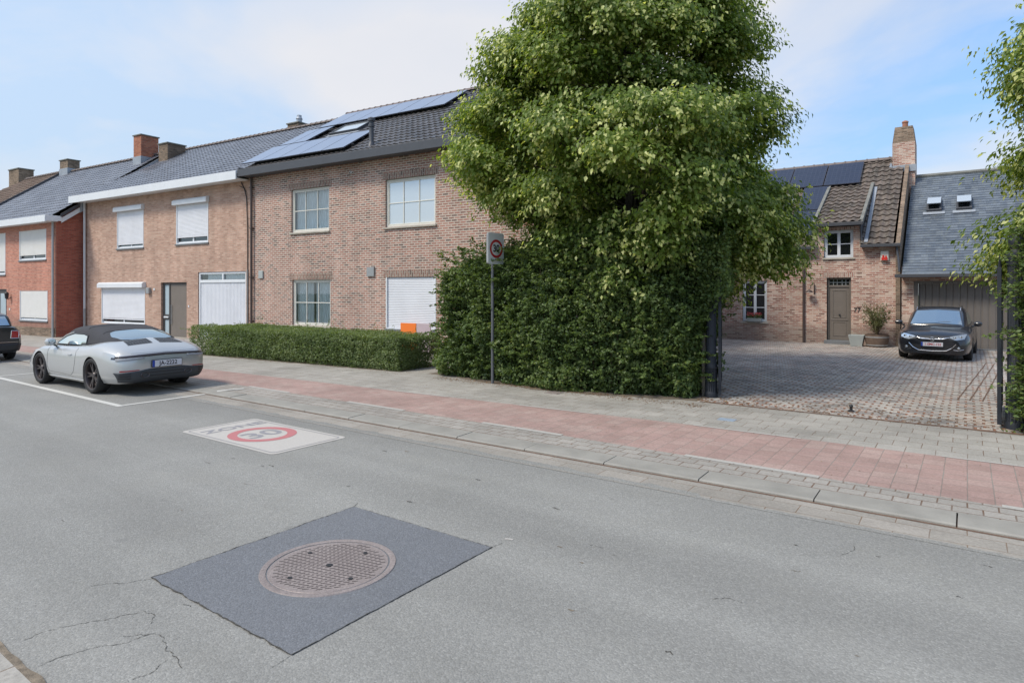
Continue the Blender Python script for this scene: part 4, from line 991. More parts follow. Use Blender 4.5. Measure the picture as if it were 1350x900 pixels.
def make_tree(name,label,loc,env,zlo,zhi,ncl,per,trunk_r,leafsize,leafm,bract=.24,rc=(.42,.78),trunkh=None):
    cx,cy=loc; root=empty(name,(cx,cy,0)); tag(root,label,'tree','lime trees')
    cl=crown_clumps(0,0,env,zlo,zhi,ncl)
    Cs=[];Ns=[];Ts=[];Ss=[];Ti=[]
    for (x,y,z,R,fr) in cl:
        rad=random.uniform(*rc)*(1.1 if fr>.6 else .9); n=int(per*random.uniform(.7,1.25)*rad*rad/.36)
        out=np.array([x,y,0.0]); L=np.linalg.norm(out); out=out/max(L,.01)
        d=rnd_dir(n); d[:,2]=np.abs(d[:,2])*np.where(RNG.random(n)<.72,1,-1)
        rr=rad*(.35+.65*RNG.random(n)**.55)
        # sub twigs: leaves gather along a few sprays so that the outline breaks up
        ns=max(5,n//26); sp=rnd_dir(ns); sp[:,2]=sp[:,2]*.5+.08; spl=rad*(.75+.75*RNG.random(ns))
        k=RNG.integers(0,ns,n); t=RNG.random(n)**.7
        P1=sp[k]*(spl[k]*t)[:,None]; P1[:,2]-=.22*(t*rad)**1.5
        P1+=RNG.normal(size=(n,3))*.055
        P0=d*rr[:,None]*np.array([1,1,.5])
        use=RNG.random(n)<.6; P=np.where(use[:,None],P1,P0)
        C=np.array([x,y,z])+P
        nn=.55*P/np.maximum(np.linalg.norm(P,axis=1),.01)[:,None]+np.array([0,0,.6])+out*.35+RNG.normal(size=(n,3))*.38
        T=out*.6+P*.6+np.array([0,0,-.55])+RNG.normal(size=(n,3))*.45
        base=.18+.5*RNG.random(n)+ random.uniform(-.12,.12)
        fl=RNG.random(ns)<(bract*3.2 if fr>.62 else bract*.8); isb=use&fl[k]&(t>.42)&(RNG.random(n)<.62)
        tt=np.where(isb,.86+.14*RNG.random(n),np.clip(base,0,.8))
        S=leafsize*(.7+.6*RNG.random(n)); S=np.where(isb,S*.95,S)
        Cs.append(C);Ns.append(nn);Ts.append(T);Ss.append(S);Ti.append(tt)
    C=np.concatenate(Cs);N=np.concatenate(Ns);T=np.concatenate(Ts);S=np.concatenate(Ss);t=np.concatenate(Ti)
    leaves_mesh('crown',C,N,T,S,t,leafm,root)
    m=MB(); H=trunkh or zhi*.86
    tp=[(0,0,-.1),(.02,.01,.6),(-.03,.03,H*.3),(.05,-.04,H*.55),(-.02,.05,H*.8),(.03,0,H)]
    m.tube(tp,[trunk_r*1.35,trunk_r*1.05,trunk_r*.9,trunk_r*.65,trunk_r*.35,trunk_r*.08],12)
    m.build('trunk',M['bark'],root,smooth=True)
    m=MB()
    for (x,y,z,R,fr) in cl:
        if random.random()<.5 and fr>.5: continue
        zs=max(.9,min(H*.92,z-.35*hypot(x,y)-random.uniform(.0,.5))); f=zs/H
        a=Vector((0,0,zs)); b=Vector((x,y,z)); mid=a.lerp(b,.5)+Vector((random.uniform(-.12,.12),random.uniform(-.12,.12),.16*hypot(x,y)*.5))
        r0=max(.012,trunk_r*.28*(1-f*.7)); m.tube([a,a.lerp(mid,.5)+Vector((0,0,.03)),mid,mid.lerp(b,.55)+Vector((0,0,.04)),b],[r0,r0*.8,r0*.55,r0*.35,.006],5,caps=False)
        for q in range(3):
            e=b+Vector((random.uniform(-.4,.4),random.uniform(-.4,.4),random.uniform(-.25,.35))); m.tube([mid.lerp(b,.6),b.lerp(e,.4),e],[.009,.006,.003],4,caps=False)
    m.build('branches',M['bark'],root,smooth=True)
    return root
def env_main(z,a):
    # right/left as seen from the road: right = direction (cos35.7, sin35.7)
    ra=radians(35.7); c=cos(a-ra)
    prR=lerpf([(1.1,.8),(1.8,1.95),(2.3,2.4),(3.0,2.7),(3.7,2.95),(4.3,3.35),(5.0,3.3),(5.7,2.5),(6.6,2.35),(7.6,2.3),(8.4,2.0),(9.2,2.0),(10.2,1.2),(11,.3)])
    prL=lerpf([(1.1,.2),(1.8,.6),(2.6,1.0),(3.2,1.9),(3.7,3.1),(4.3,3.75),(5.2,3.6),(5.9,3.2),(6.7,3.1),(7.5,2.5),(8.3,2.1),(9.2,1.7),(10.2,1.0),(11,.3)])
    f=(c+1)/2; R=prL(z)*(1-f)+prR(z)*f
    R+=1.0*max(0,-sin(a-ra))**2*max(0,min(1,(4.6-z)/1.2))
    R*=1+.26*noise.noise(Vector((cos(a)*2.1,sin(a)*2.1,z*.95)))
    return R
lime=make_tree('lime_tree','large flowering lime tree with pale bracts rising behind the tall hedge beside the open gate','x' and (-5.95,12.7),env_main,1.85,10.6,400,800,.17,.092,M['leaftree'])
def env_r(z,a):
    R=lerpf([(1.2,1.65),(2.2,1.95),(3.4,1.85),(4.5,1.95),(5.6,1.95),(6.5,1.6),(7.5,.6)])(z)
    return R*(1+.2*noise.noise(Vector((cos(a)*1.5+7,sin(a)*1.5,z*.9))))
make_tree('lime_tree','flowering lime tree at the right edge of the picture beside the right gate post',(2.60,12.6),env_r,1.2,7.2,360,700,.13,.085,M['leaftree'])
def hedge(name,label,corners,front,n,leafsize,mat,parent_loc=(0,0,0),lump=.14,shell=.16,cat='hedge',stems=60,sprays=0,seed=0,bulge=0):
    """front(u,z): callable giving volume faces; corners = (x0,x1,yfront(x),yback,ztop(x))"""
    x0,x1,yf,yb,zt=corners
    root=empty(name,((x0+x1)/2,yf((x0+x1)/2),0)); tag(root,label,cat)
    ox,oy=root.location.x,root.location.y
    W=x1-x0; D=yb-yf((x0+x1)/2); Hh=zt((x0+x1)/2)
    areas=np.array([W*Hh,W*D,D*Hh,D*Hh,W*Hh*.25]); pr=areas/areas.sum(); cnt=(pr*n).astype(int)
    P=[];NN=[]
    def lumpf(x,y,z): 
        return lump*noise.noise(Vector((x*1.3+seed,y*1.3,z*1.3)))+lump*.55*noise.noise(Vector((x*3.7,y*3.7+seed,z*3.7)))+lump*.3*noise.noise(Vector((x*9,y*9,z*9)))
    for f,c in enumerate(cnt):
        for i in range(c):
            u=random.random(); w=random.random()
            if f==0: x=x0+W*u; z=zt(x)*w; x+=bulge*max(0,u-.8)*5*min(1,max(0,(z-1.25)/.7)); y=yf(x); nn=(0,-1,.15)
            elif f==1: x=x0+(W+bulge)*u; y=yf(x)+(yb-yf(x))*w; z=zt(x); nn=(0,0,1)
            elif f==2: x=x0; y=yf(x)+(yb-yf(x))*u; z=zt(x)*w; nn=(-1,0,.1)
            elif f==3: z=zt(x1)*w; x=x1+bulge*.6*min(1,max(0,(z-1.25)/.7)); y=yf(x)+(yb-yf(x))*u; nn=(1,0,.1)
            else: x=x0+W*u; y=yb; z=zt(x)*w; nn=(0,1,.1)
            # rounded edges
            if f in (0,4): 
                e=max(0,z-(zt(x)-.16)); y+=(e*e*2.2)*(1 if f==0 else -1)
            if f in (2,3) and abs(y-yf(x))<.2: x+=(.2-abs(y-yf(x)))**2*3*(1 if f==2 else -1)
            l=lumpf(x,y,z)*(.35 if f==3 else 1); dd=l-shell*random.random()**1.6+ (.05*random.random() if random.random()<.12 else 0)
            dd-= .10*max(0,.18-z)/.18
            P.append((x+nn[0]*dd-ox,y+nn[1]*dd-oy,max(.02,z+nn[2]*dd+(.0)))); NN.append(nn)
    for s in range(sprays):
        x=random.uniform(x0,x1); z=random.uniform(.3,zt(x)); f=random.random()
        if f<.6: b=Vector((x,yf(x),z)); d=Vector((random.uniform(-.5,.5),-1,random.uniform(-.1,.7)))
        elif f<.8: b=Vector((x,random.uniform(yf(x),yb),zt(x))); d=Vector((random.uniform(-.5,.5),random.uniform(-.5,.5),1))
        else:
            xx=x0 if random.random()<.5 else x1; b=Vector((xx,random.uniform(yf(xx),yb),z)); d=Vector(((-1 if xx==x0 else 1),random.uniform(-.6,.2),random.uniform(-.1,.6)))
        d.normalize(); L=random.uniform(.10,.42)
        for k in range(int(L/.014)):
            p=b+d*(k*.014)+Vector((0,0,-.25*(k*.014)**2))+Vector((random.gauss(0,.018),random.gauss(0,.018),random.gauss(0,.014)))
            P.append((p.x-ox,p.y-oy,p.z)); NN.append((d.x*.4,d.y*.4,.8))
    P=np.array(P);NN=np.array(NN); k=len(P)
    N=NN*.5+np.array([0,0,.45])+RNG.normal(size=(k,3))*.5
    T=NN*.4+np.array([0,0,-.3])+RNG.normal(size=(k,3))*.7
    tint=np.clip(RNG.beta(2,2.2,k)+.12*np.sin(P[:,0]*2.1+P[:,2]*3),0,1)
    leaves_mesh('foliage',P,N,T,leafsize*(.65+.7*RNG.random(k)),tint,mat,root,wid=.68)
    # shaded twiggy inside, so that gaps in the leaves show depth and not the wall behind
    m=MB()
    for i in range(stems):
        x=random.uniform(x0+.15,x1-.15); y=random.uniform(yf(x)+.16,yb-.15); b=Vector((x-ox,y-oy,0)); h=zt(x)-.15
        m.tube([b,b+Vector((random.uniform(-.1,.1),random.uniform(-.1,.1),h*.45)),b+Vector((random.uniform(-.2,.2),random.uniform(-.2,.2),h))],[.018,.013,.004],5,caps=False)
        for q in range(6):
            z=random.uniform(.15,h*.9); p=b+Vector((0,0,z)); e=p+Vector((random.uniform(-.35,.35),random.uniform(-.3,.3),random.uniform(0,.3))); m.tube([p,e],[.007,.003],4,caps=False)
    m.build('stems',M['twig'],root)
    # inner leaf mass
    q=int(n*.45); x=RNG.uniform(x0+.12,x1-.12,q); yy=np.array([yf(a) for a in x]); y=yy+.15+(yb-yy-.3)*RNG.random(q); zz=np.array([zt(a) for a in x])*RNG.random(q)*.93
    m_=np.stack([x-ox,y-oy,zz+.03],1)
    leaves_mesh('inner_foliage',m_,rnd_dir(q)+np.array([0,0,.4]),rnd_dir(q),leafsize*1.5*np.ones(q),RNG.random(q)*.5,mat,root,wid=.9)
    return root
yfb=lerpf([(-9.9,10.75),(-9.2,10.6),(-8.3,10.52),(-7.5,10.45),(-6.9,10.3),(-5.5,10.33),(-4.6,10.55),(-3.8,10.9)])
ztb_=lerpf([(-9.9,2.0),(-9.4,2.35),(-8.8,2.7),(-8,2.7),(-6,2.95),(-3.8,2.8)])
ztb=lambda x:ztb_(x)+.22*noise.noise(Vector((x*1.1,3,0)))+.12*noise.noise(Vector((x*3.1,3,0)))
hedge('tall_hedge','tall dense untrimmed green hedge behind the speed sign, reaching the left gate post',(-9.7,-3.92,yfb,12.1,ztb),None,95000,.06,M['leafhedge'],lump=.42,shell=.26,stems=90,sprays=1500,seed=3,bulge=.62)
yfl=lambda x:9.80+(x+18.85)*.082
hedge('low_hedge','low clipped box hedge in front of the house with solar panels',(-18.9,-10.75,yfl,11.9,lambda x:.86-.006*(x+18.9)),None,78000,.036,M['leafbox'],lump=.09,shell=.10,stems=70,sprays=120,seed=9)
hedge('tall_hedge','green hedge sprouting around the right gate post',(.70,4.6,lambda x:10.80,12.2,lambda x:2.6),None,26000,.06,M['leafhedge'],lump=.25,shell=.2,stems=30,sprays=160,seed=5)
# loose sprigs reaching in front of the right gate
def sprigs(name,label,pts,mat,ls,parent=None):
    root=empty(name,pts[0][0]); tag(root,label,'plant'); o=Vector(pts[0][0]); m=MB(); P=[]
    for a,b in pts:
        a=Vector(a)-o; b=Vector(b)-o; mid=a.lerp(b,.5)+Vector((0,0,.08)); m.tube([a,mid,b],[.008,.005,.002],5,caps=False)
        L=(b-a).length
        for k in range(int(L/.011)):
            t=.12+.88*random.random(); p=a.lerp(mid,t*2) if t<.5 else mid.lerp(b,t*2-1); P.append(p+Vector((random.gauss(0,.03),random.gauss(0,.03),random.gauss(0,.03))))
    P=np.array([tuple(p) for p in P]); k=len(P)
    leaves_mesh('foliage',P,RNG.normal(size=(k,3))*.4+np.array([0,-.2,.9]),RNG.normal(size=(k,3)),ls*(.6+.7*RNG.random(k)),.35+.6*RNG.random(k),mat,root)
    m.build('stem',M['twig'],root)
sprigs('shrub','loose green shrub with long sprigs hanging over the right gate leaf',[((.62,10.75,0.02),(.60,10.7,.9))]+[((.85,10.85,z),(.85-w,10.55+random.uniform(-.1,.2),z+dz)) for z,w,dz in ((1.75,.62,.12),(1.7,.5,.0),(1.25,.68,.05),(1.2,.35,-.1),(.62,.62,-.02),(.6,.4,.1),(.9,.3,.1),(.35,.3,.1),(1.5,.35,.1),(2.0,.4,.1),(2.2,.5,.15),(.2,.3,.1),(.95,.35,-.1),(1.9,.45,-.1),(2.4,.4,.1))]+[((.95,10.95,z*.0165+.05),(.40+.45*random.random(),10.58+random.uniform(-.1,.15),z*.0165+random.uniform(-.1,.25))) for z in range(165)],M['leafhedge'],.06)
# olive bush in barrel (own thing), flowers on sill
def bush(name,label,loc,h,r,n,mat,ls,cat='plant',z0=0):
    root=empty(name,loc); tag(root,label,cat); m=MB(); P=[]
    for i in range(26):
        a=random.uniform(0,2*pi); e=Vector((cos(a)*r*random.uniform(.3,1),sin(a)*r*random.uniform(.3,1),h*random.uniform(.45,1)))
        mid=e*.5+Vector((0,0,.1*h)); m.tube([(0,0,0),mid,e],[.012,.007,.003],5,caps=False)
        for k in range(n//26):
            t=.3+.7*random.random(); p=(mid*(t*2)) if t<.5 else mid.lerp(e,t*2-1); P.append(tuple(p+Vector((random.gauss(0,.05),random.gauss(0,.05),random.gauss(0,.05)))))
    P=np.array(P);k=len(P); leaves_mesh('foliage',P,rnd_dir(k)+np.array([0,0,.3]),rnd_dir(k)+np.array([0,0,.5]),ls*(.6+.7*RNG.random(k)),RNG.random(k),mat,root,wid=.4)
    m.build('stem',M['twig'],root); return root
bush('olive_bush','thin pale green bush growing out of the brown barrel planter',(-7.5+5.0,25.2-.62,PZ+.36),1.15,.48,1500,M['leafolive'],.075)
for lbl,ux in (('window box of pink geraniums on the ground floor sill half hidden by tree leaves',.85),):
    t=empty('window_box',(-7.5+ux,25.2-.04,.74)); tag(t,lbl,'window box')
    m=MB(); m.prism([(-.26,-.09,0),(-.26,.06,0),(-.26,.08,.14),(-.26,-.12,.14)],(.52,0,0)); m.build('box',M['potgrey'],t,bevel=.008)
    P=np.stack([RNG.uniform(-.27,.27,500),RNG.normal(-.02,.06,500),.13+.16*RNG.random(500)],1); leaves_mesh('foliage',P,rnd_dir(500)+np.array([0,0,.5]),rnd_dir(500),.04*np.ones(500),RNG.random(500),M['leafbox'],t)
    P=np.stack([RNG.uniform(-.27,.27,160),RNG.normal(-.04,.06,160),.22+.13*RNG.random(160)],1); leaves_mesh('flowers',P,rnd_dir(160),rnd_dir(160),.045*np.ones(160),RNG.random(160),M['flowerr'],t,wid=1)
# weathered paling fence inside the tall hedge, by the gate
fe=empty('paling_fence',(-6.6,11.25,0)); tag(fe,'weathered wooden paling fence visible under the right end of the tall hedge','fence')
for i in range(18):
    u=2.75-i*.17; m=MB(); m.box(u-.03,u+.03,-.02,.012,.02,1.15+random.uniform(-.03,.03)); m.build('pale',M['wood'],fe)
m=MB(); m.box(-.4,2.8,.013,.05,.3,.38); m.box(-.4,2.8,.013,.05,.9,.98); m.build('rail',M['wood'],fe)
# ------------------------------------------------------------------ gates
def gate_post(label,x,y,r,h,fin=True):
    t=empty('gate_post',(x,y,PZ)); tag(t,label,'gate post','gate posts')
    n=48; m=MB()
    def ringr(r,fl): return lambda k:(r-(fl*(.5+.5*cos(k*2*pi/3))))
    prof=[(r*1.3,0,0),(r*1.3,.06,0),(r*1.22,.09,0),(r*1.15,.10,.008),(r*1.15,.50,.008),(r*1.2,.51,0),(r*1.2,.56,0),(r*1.0,.60,.008),(r*.95,h-.2,.008),(r*1.1,h-.19,0),(r*1.1,h-.13,0),(r*.95,h-.12,0)]
    vs=[];fs=[]
    for rr,z,fl in prof:
        for k in range(n):
            q=rr-fl*(1 if k%3==0 else 0); vs.append((q*cos(2*pi*k/n),q*sin(2*pi*k/n),z))
    for i in range(len(prof)-1):
        for k in range(n): fs.append((i*n+k,i*n+(k+1)%n,(i+1)*n+(k+1)%n,(i+1)*n+k))
    m.add(vs,fs); m.build('column',M['gatepaint'],t,smooth=True)
    m=MB(); m.lathe([(.001,h-.13),(r*1.25,h-.13),(r*1.35,h-.09),(r*1.35,h-.05),(r*.7,h-.02),(r*.55,h+.02),(r*.85,h+.08),(r*.9,h+.13),(r*.6,h+.22),(r*.2,h+.30),(.004,h+.33)],n=20); m.build('finial',M['gatepaint'],t,smooth=True)
    return t
gate_post('dark blue fluted gate post at the right end of the tall hedge',-3.70,11.2,.088,2.35)
gate_post('dark fluted gate post with a pointed finial half hidden by shrubs at the right edge',.53,11.02,.10,2.42)
def gate_leaf(label,x,y,rz,L,h):
    t=empty('gate_leaf',(x,y,PZ),rz); tag(t,label,'gate','gate leaves')
    m=MB()
    m.box(0,.05,-.025,.025,.05,h); m.box(L-.05,L,-.025,.025,.05,h)
    for z in (.08,.55,h-.35,h-.05): m.box(.05,L-.05,-.02,.02,z,z+.045)
    m.build('frame',M['gatepaint'],t,bevel=.004)
    u=.16
    while u<L-.1:
        m=MB(); m.tube([(u,0,.125),(u,0,h+.1)],.009,6); m.lathe([(.016,h-.004),(.012,h+.1),(.001,h+.2)],(u,0,0),n=6); m.build('bar',M['gatepaint'],t); u+=.125
    m=MB(); m.quad((.06,.001,.12),(L-.06,.001,.12),(L-.06,.001,.55),(.06,.001,.55)); m.box(.06,L-.06,-.006,.006,.125,.54); m.build('kick_panel',M['gatepaint'],t)
    return t
gate_leaf('dark metal gate leaf folded open beside the left gate post',-3.53,11.14,radians(107),1.95,2.35)
gate_leaf('dark metal gate leaf standing open, seen edge-on beside the right gate post',.345,10.93,radians(87.5),1.95,2.2)
# gate stop on the ground
t=empty('gate_stop',(-1.48,11.1,PZ)); tag(t,'small dark gate stop standing on the cobbles in the middle of the drive entrance','gate stop')
m=MB(); m.lathe([(.001,0),(.05,0),(.05,.015),(.022,.03),(.022,.07),(.03,.09),(.02,.11),(.001,.115)],n=14,caps=False); m.build('stop',M['black'],t,smooth=True)
t=tag(MB().box(-.12,.12,-.09,.09,0,.004).build('valve_cover',plain('blue_cover',(.27,.33,.40),.7,var=.3,vs=12)),'small blue square utility cover in the pavement before the gate','utility cover'); t.location=(-2.86,9.35,PZ)
t=tag(MB().box(-.14,.14,-.12,.12,0,.007).build('water_cover',M['iron']),'small rusty iron cover set in the pavement at the foot of the tall hedge','utility cover'); t.location=(-6.2,9.95,PZ)
# ------------------------------------------------------------------ speed sign
sx,sy=-7.86,10.26
sg_=empty('speed_sign',(sx,sy,PZ),radians(83)); tag(sg_,'30 km/h zone sign on a dark grey pole in front of the tall hedge','road sign')
m=MB(); m.tube([(0,0,0),(0,0,3.0)],.031,14); m.build('pole',M['poleg'],sg_,smooth=True)
W2,zb,zt_=.225,2.42,3.05
def plate_pts(w,z0,z1,r,y): return [(x,y,z) for x,z,_ in rrect(-w,w,z0,z1,r,0)]
m=MB(); m.prism(plate_pts(W2,zb,zt_,.045,-.10),(0,.055,0)); sp_=m.build('sign_box',M['zinc'],sg_,bevel=.008)
m=MB(); a=plate_pts(W2,zb,zt_,.045,-.104); b=plate_pts(W2-.018,zb+.018,zt_-.018,.03,-.104); ringmesh(m,a,b); m.prism
m.build('sign_rim',M['white'],sp_)
m=MB(); m.poly(plate_pts(W2-.018,zb+.018,zt_-.018,.03,-.1025)); m.build('sign_face',M['signwhite'],sp_)
c0=(0,zb+.31)
m=MB(); ringmesh(m,[(c0[0]+.185*cos(2*pi*i/48),-.1065,c0[1]+.185*sin(2*pi*i/48)) for i in range(48)],[(c0[0]+.137*cos(2*pi*i/48),-.1065,c0[1]+.137*sin(2*pi*i/48)) for i in range(48)]); m.build('red_ring',M['signred'],sp_)
text_mesh('sign_number','30',.20,M['signblack'],sp_,(0,-.107,c0[1]),(pi/2,0,0),.001,.95,offset=.006)
# ------------------------------------------------------------------ cars
def cr(p0,p1,p2,p3,t):
    return .5*((2*p1)+(-p0+p2)*t+(2*p0-5*p1+4*p2-p3)*t*t+(-p0+3*p1-3*p2+p3)*t**3)
def dense(arr,n):  # arr (k,dims) -> (n,dims) catmull rom, chord spaced
    arr=np.array(arr,float); k=len(arr); d=np.linalg.norm(np.diff(arr,axis=0),axis=1)+1e-6; s=np.r_[0,np.cumsum(d)]
    q=np.linspace(0,s[-1],n); out=[]
    ext=np.vstack([2*arr[0]-arr[1],arr,2*arr[-1]-arr[-2]])
    for v in q:
        i=min(k-2,max(0,int(np.searchsorted(s,v,side='right')-1))); t=(v-s[i])/d[i]
        # limited tangents to stop overshoot
        m0=(ext[i+2]-ext[i])/2; m1=(ext[i+3]-ext[i+1])/2
        L0=np.linalg.norm(ext[i+1]-ext[i])+1e-6; L2=np.linalg.norm(ext[i+3]-ext[i+2])+1e-6
        m0=m0*min(1,2*d[i]/(L0+d[i])) ; m1=m1*min(1,2*d[i]/(L2+d[i]))
        h=(2*t**3-3*t**2+1)*ext[i+1]+(t**3-2*t**2+t)*m0+(-2*t**3+3*t**2)*ext[i+2]+(t**3-t**2)*m1
        out.append(h)
    return np.array(out)
def loft(name,secs,mat,parent,nx=90,nt=16,close_bottom=True,link_=True):
    xs=np.array([s[0] for s in secs]); P=np.array([s[1] for s in secs],float)   # (k,m,2)
    m=P.shape[1]
    cols=[dense(np.column_stack([xs,P[:,j,0],P[:,j,1]]),nx) for j in range(m)]
    # resample columns at common x so that sections stay planar
    X=np.linspace(0,1,nx); xq=xs[0]+(xs[-1]-xs[0])*(.5-.5*np.cos(pi*X))*1.0
    R=np.zeros((nx,m,2))
    for j in range(m):
        c=cols[j]; o=np.argsort(c[:,0]); 
        R[:,j,0]=np.interp(xq,c[o,0],c[o,1]); R[:,j,1]=np.interp(xq,c[o,0],c[o,2])
    V=[]
    for i in range(nx):
        h=dense(R[i],nt); h=h[:]; h[0,0]=0 if close_bottom else h[0,0]; h[-1,0]=0
        left=[(xq[i],y,z) for y,z in h]; right=[(xq[i],-y,z) for y,z in h[-2::-1]]
        if close_bottom: right=right[:-1]
        V.append(left+right)
    n=len(V[0]); F=[]
    wrap=n if close_bottom else n-1
    for i in range(nx-1):
        for k in range(wrap): k2=(k+1)%n; F.append((i*n+k,(i+1)*n+k,(i+1)*n+k2,i*n+k2))
    F.append(tuple(range(n))); F.append(tuple(range((nx-1)*n,nx*n))[::-1])
    me=bpy.data.meshes.new(name); me.from_pydata([p for r in V for p in r],[],F)
    bm=bmesh.new(); bm.from_mesh(me); bmesh.ops.recalc_face_normals(bm,faces=bm.faces); bm.to_mesh(me); bm.free(); me.update()
    me.shade_smooth()
    o=link(name,me,mat,parent) 
    return o
def cut_arches(o,axles,R,yin,dark):
    for ax,z in axles:
        for s in (1,-1):
            mb=MB(); mb.lathe([(R,yin*s),(R,1.3*s)],(ax,0,z),n=48,axis='y'); c=mb.build('cut',dark)
            bm=bmesh.new(); bm.from_mesh(c.data); bmesh.ops.recalc_face_normals(bm,faces=bm.faces); bm.to_mesh(c.data); bm.free()
            md=o.modifiers.new('b','BOOLEAN'); md.operation='DIFFERENCE'; md.solver='EXACT'; md.object=c
            par=o.parent; 
            bpy.context.view_layer.update()
            c.matrix_world=o.matrix_world.copy(); bpy.context.view_layer.update()
            me=bpy.data.meshes.new_from_object(o.evaluated_get(bpy.context.evaluated_depsgraph_get()))
            o.modifiers.clear(); o.data=me; bpy.data.objects.remove(c)
    me=o.data
    if dark.name not in [m_.name for m_ in me.materials if m_]: me.materials.append(dark)
    di=[i for i,m_ in enumerate(me.materials) if m_ and m_.name==dark.name][0]
    for p in me.polygons:
        c=p.center
        for ax,z in axles:
            r=hypot(c.x-ax,c.z-z)
            if abs(c.y)>=yin-.005 and ((r<R*1.002 and abs(p.normal.y)<.25 and r>R*.93) or (abs(abs(c.y)-yin)<.01 and r<R)): p.material_index=di
    me.shade_smooth()
    try: me.set_sharp_from_angle(angle=radians(32))
    except Exception: pass
def bvh(o): return BVHTree.FromPolygons([v.co for v in o.data.vertices],[tuple(p.vertices) for p in o.data.polygons])
AX={'rear':(lambda a,b:(Vector((-5,a,b)),Vector((1,0,0)))),'front':(lambda a,b:(Vector((5,a,b)),Vector((-1,0,0)))),
    'left':(lambda a,b:(Vector((a,3,b)),Vector((0,-1,0)))),'right':(lambda a,b:(Vector((a,-3,b)),Vector((0,1,0)))),'top':(lambda a,b:(Vector((a,b,4)),Vector((0,0,-1))))}
def ppt(bv,view,a,b,off):
    o,d=AX[view](a,b); h,n,i,dist=bv.ray_cast(o,d)
    if h is None: return None
    if n.dot(d)>0: n=-n
    return h+n*off
def patch(name,bv,view,A,B,mat,parent,off=.004,nu=24,nv=6,thick=0,uvw=None):
    """area between polylines A and B (2D in the view plane) laid on the body"""
    def pl(P,t):
        P=[Vector(p) for p in P]; L=[(b-a).length for a,b in zip(P,P[1:])]; s=t*sum(L)
        for a,b,l in zip(P,P[1:],L):
            if s<=l+1e-9: return a.lerp(b,s/l if l else 0)
            s-=l
        return P[-1]
    rows=[];ok=True
    for j in range(nv+1):
        r=[]
        for i in range(nu+1):
            q=pl(A,i/nu).lerp(pl(B,i/nu),j/nv); r.append(ppt(bv,view,q.x,q.y,off))
        rows.append(r)
    V=[];idx={};F=[]
    for j,r in enumerate(rows):
        for i,p in enumerate(r):
            if p is not None: idx[(i,j)]=len(V); V.append(tuple(p))
    for j in range(nv):
        for i in range(nu):
            k=[(i,j),(i+1,j),(i+1,j+1),(i,j+1)]
            if all(q in idx for q in k):
                pts=[Vector(V[idx[q]]) for q in k]
                if max((a-b).length for a,b in zip(pts,pts[1:]+pts[:1]))<.5: F.append(tuple(idx[q] for q in k))
    me=bpy.data.meshes.new(name); me.from_pydata(V,[],F); me.update(); me.shade_smooth(); o=link(name,me,mat,parent)
    if thick:
        s=o.modifiers.new('s','SOLIDIFY'); s.thickness=thick; s.offset=0
    return o
def pline(name,bv,view,pts,w,mat,parent,off=.002,step=.03):
    """thin line (shut line, bar) that follows the body"""
    out=[]
    for a,b in zip(pts,pts[1:]):
        a,b=Vector(a),Vector(b); n=max(1,int((b-a).length/step))
        for i in range(n): out.append(a.lerp(b,i/n))
    out.append(Vector(pts[-1])); P=[ppt(bv,view,p.x,p.y,off) for p in out]; P=[p for p in P if p is not None]
    m=MB(); m.tube(P,w/2,5); return m.build(name,mat,parent,smooth=True)
def wheel(parent,x,y,z,R,W,side,rimR,mat,spokes=5,name='wheel',double=True,disc=True):
    """side=+1: outside face towards +y"""
    w=MB(); w.lathe([(.01,-.02),(.16,-.02),(.16,.02),(.01,.02)] if disc else [(.01,-.02),(.1,-.02),(.1,.02)],n=28,axis='y')
    o=w.build(name,M['trimblack'],parent,smooth=True); o.location=(x,y,z); o.rotation_euler=(0,0,0 if side>0 else pi)
    h=W/2
    t=MB(); t.lathe([(rimR,-h*.8),(rimR+.02,-h),(R-.02,-h*.95),(R,-h*.75),(R,h*.75),(R-.02,h*.95),(rimR+.02,h),(rimR-.004,h*.86)],n=56,axis='y',caps=False); t.build('tyre',M['rubber'],o,smooth=True,sharp=50)
    r=MB(); r.lathe([(rimR-.006,-h*.8),(rimR-.022,-h*.3),(rimR-.022,h*.5),(rimR-.012,h*.8),(rimR+.004,h*.88),(rimR+.006,h*.8)],n=56,axis='y',caps=False)
    r.lathe([(.001,h*.62),(.05,h*.62),(.065,h*.5),(.06,h*.1)],n=20,axis='y',caps=False)
    for k in range(spokes):
        a0=2*pi*k/spokes
        for da in ((-.13,.13) if double else (0,)):
            a=a0+da; wv=.016 if double else .035
            pin=Vector((cos(a0+da*.6)*.05,h*.55,sin(a0+da*.6)*.05)); pout=Vector((cos(a+da*.35)*(rimR-.012),h*.62,sin(a+da*.35)*(rimR-.012)))
            d=(pout-pin).normalized(); s=Vector((-d.z,0,d.x))*wv
            vs=[pin+s*1.2,pin-s*1.2,pout-s*.8,pout+s*.8]; dn=Vector((0,-.035,0))
            r.add([tuple(v) for v in vs]+[tuple(v+dn) for v in vs],[(0,1,2,3),(0,4,5,1),(1,5,6,2),(2,6,7,3),(3,7,4,0),(7,6,5,4)])
    rm=r.build('rim',mat,o,smooth=True)
    b=MB(); b.lathe([(.01,h*.05),(rimR*.82,h*.05),(rimR*.82,h*.0),(.01,0)],n=32,axis='y',caps=False); b.build('brake_disc',M['rimdark'],o)
    return o
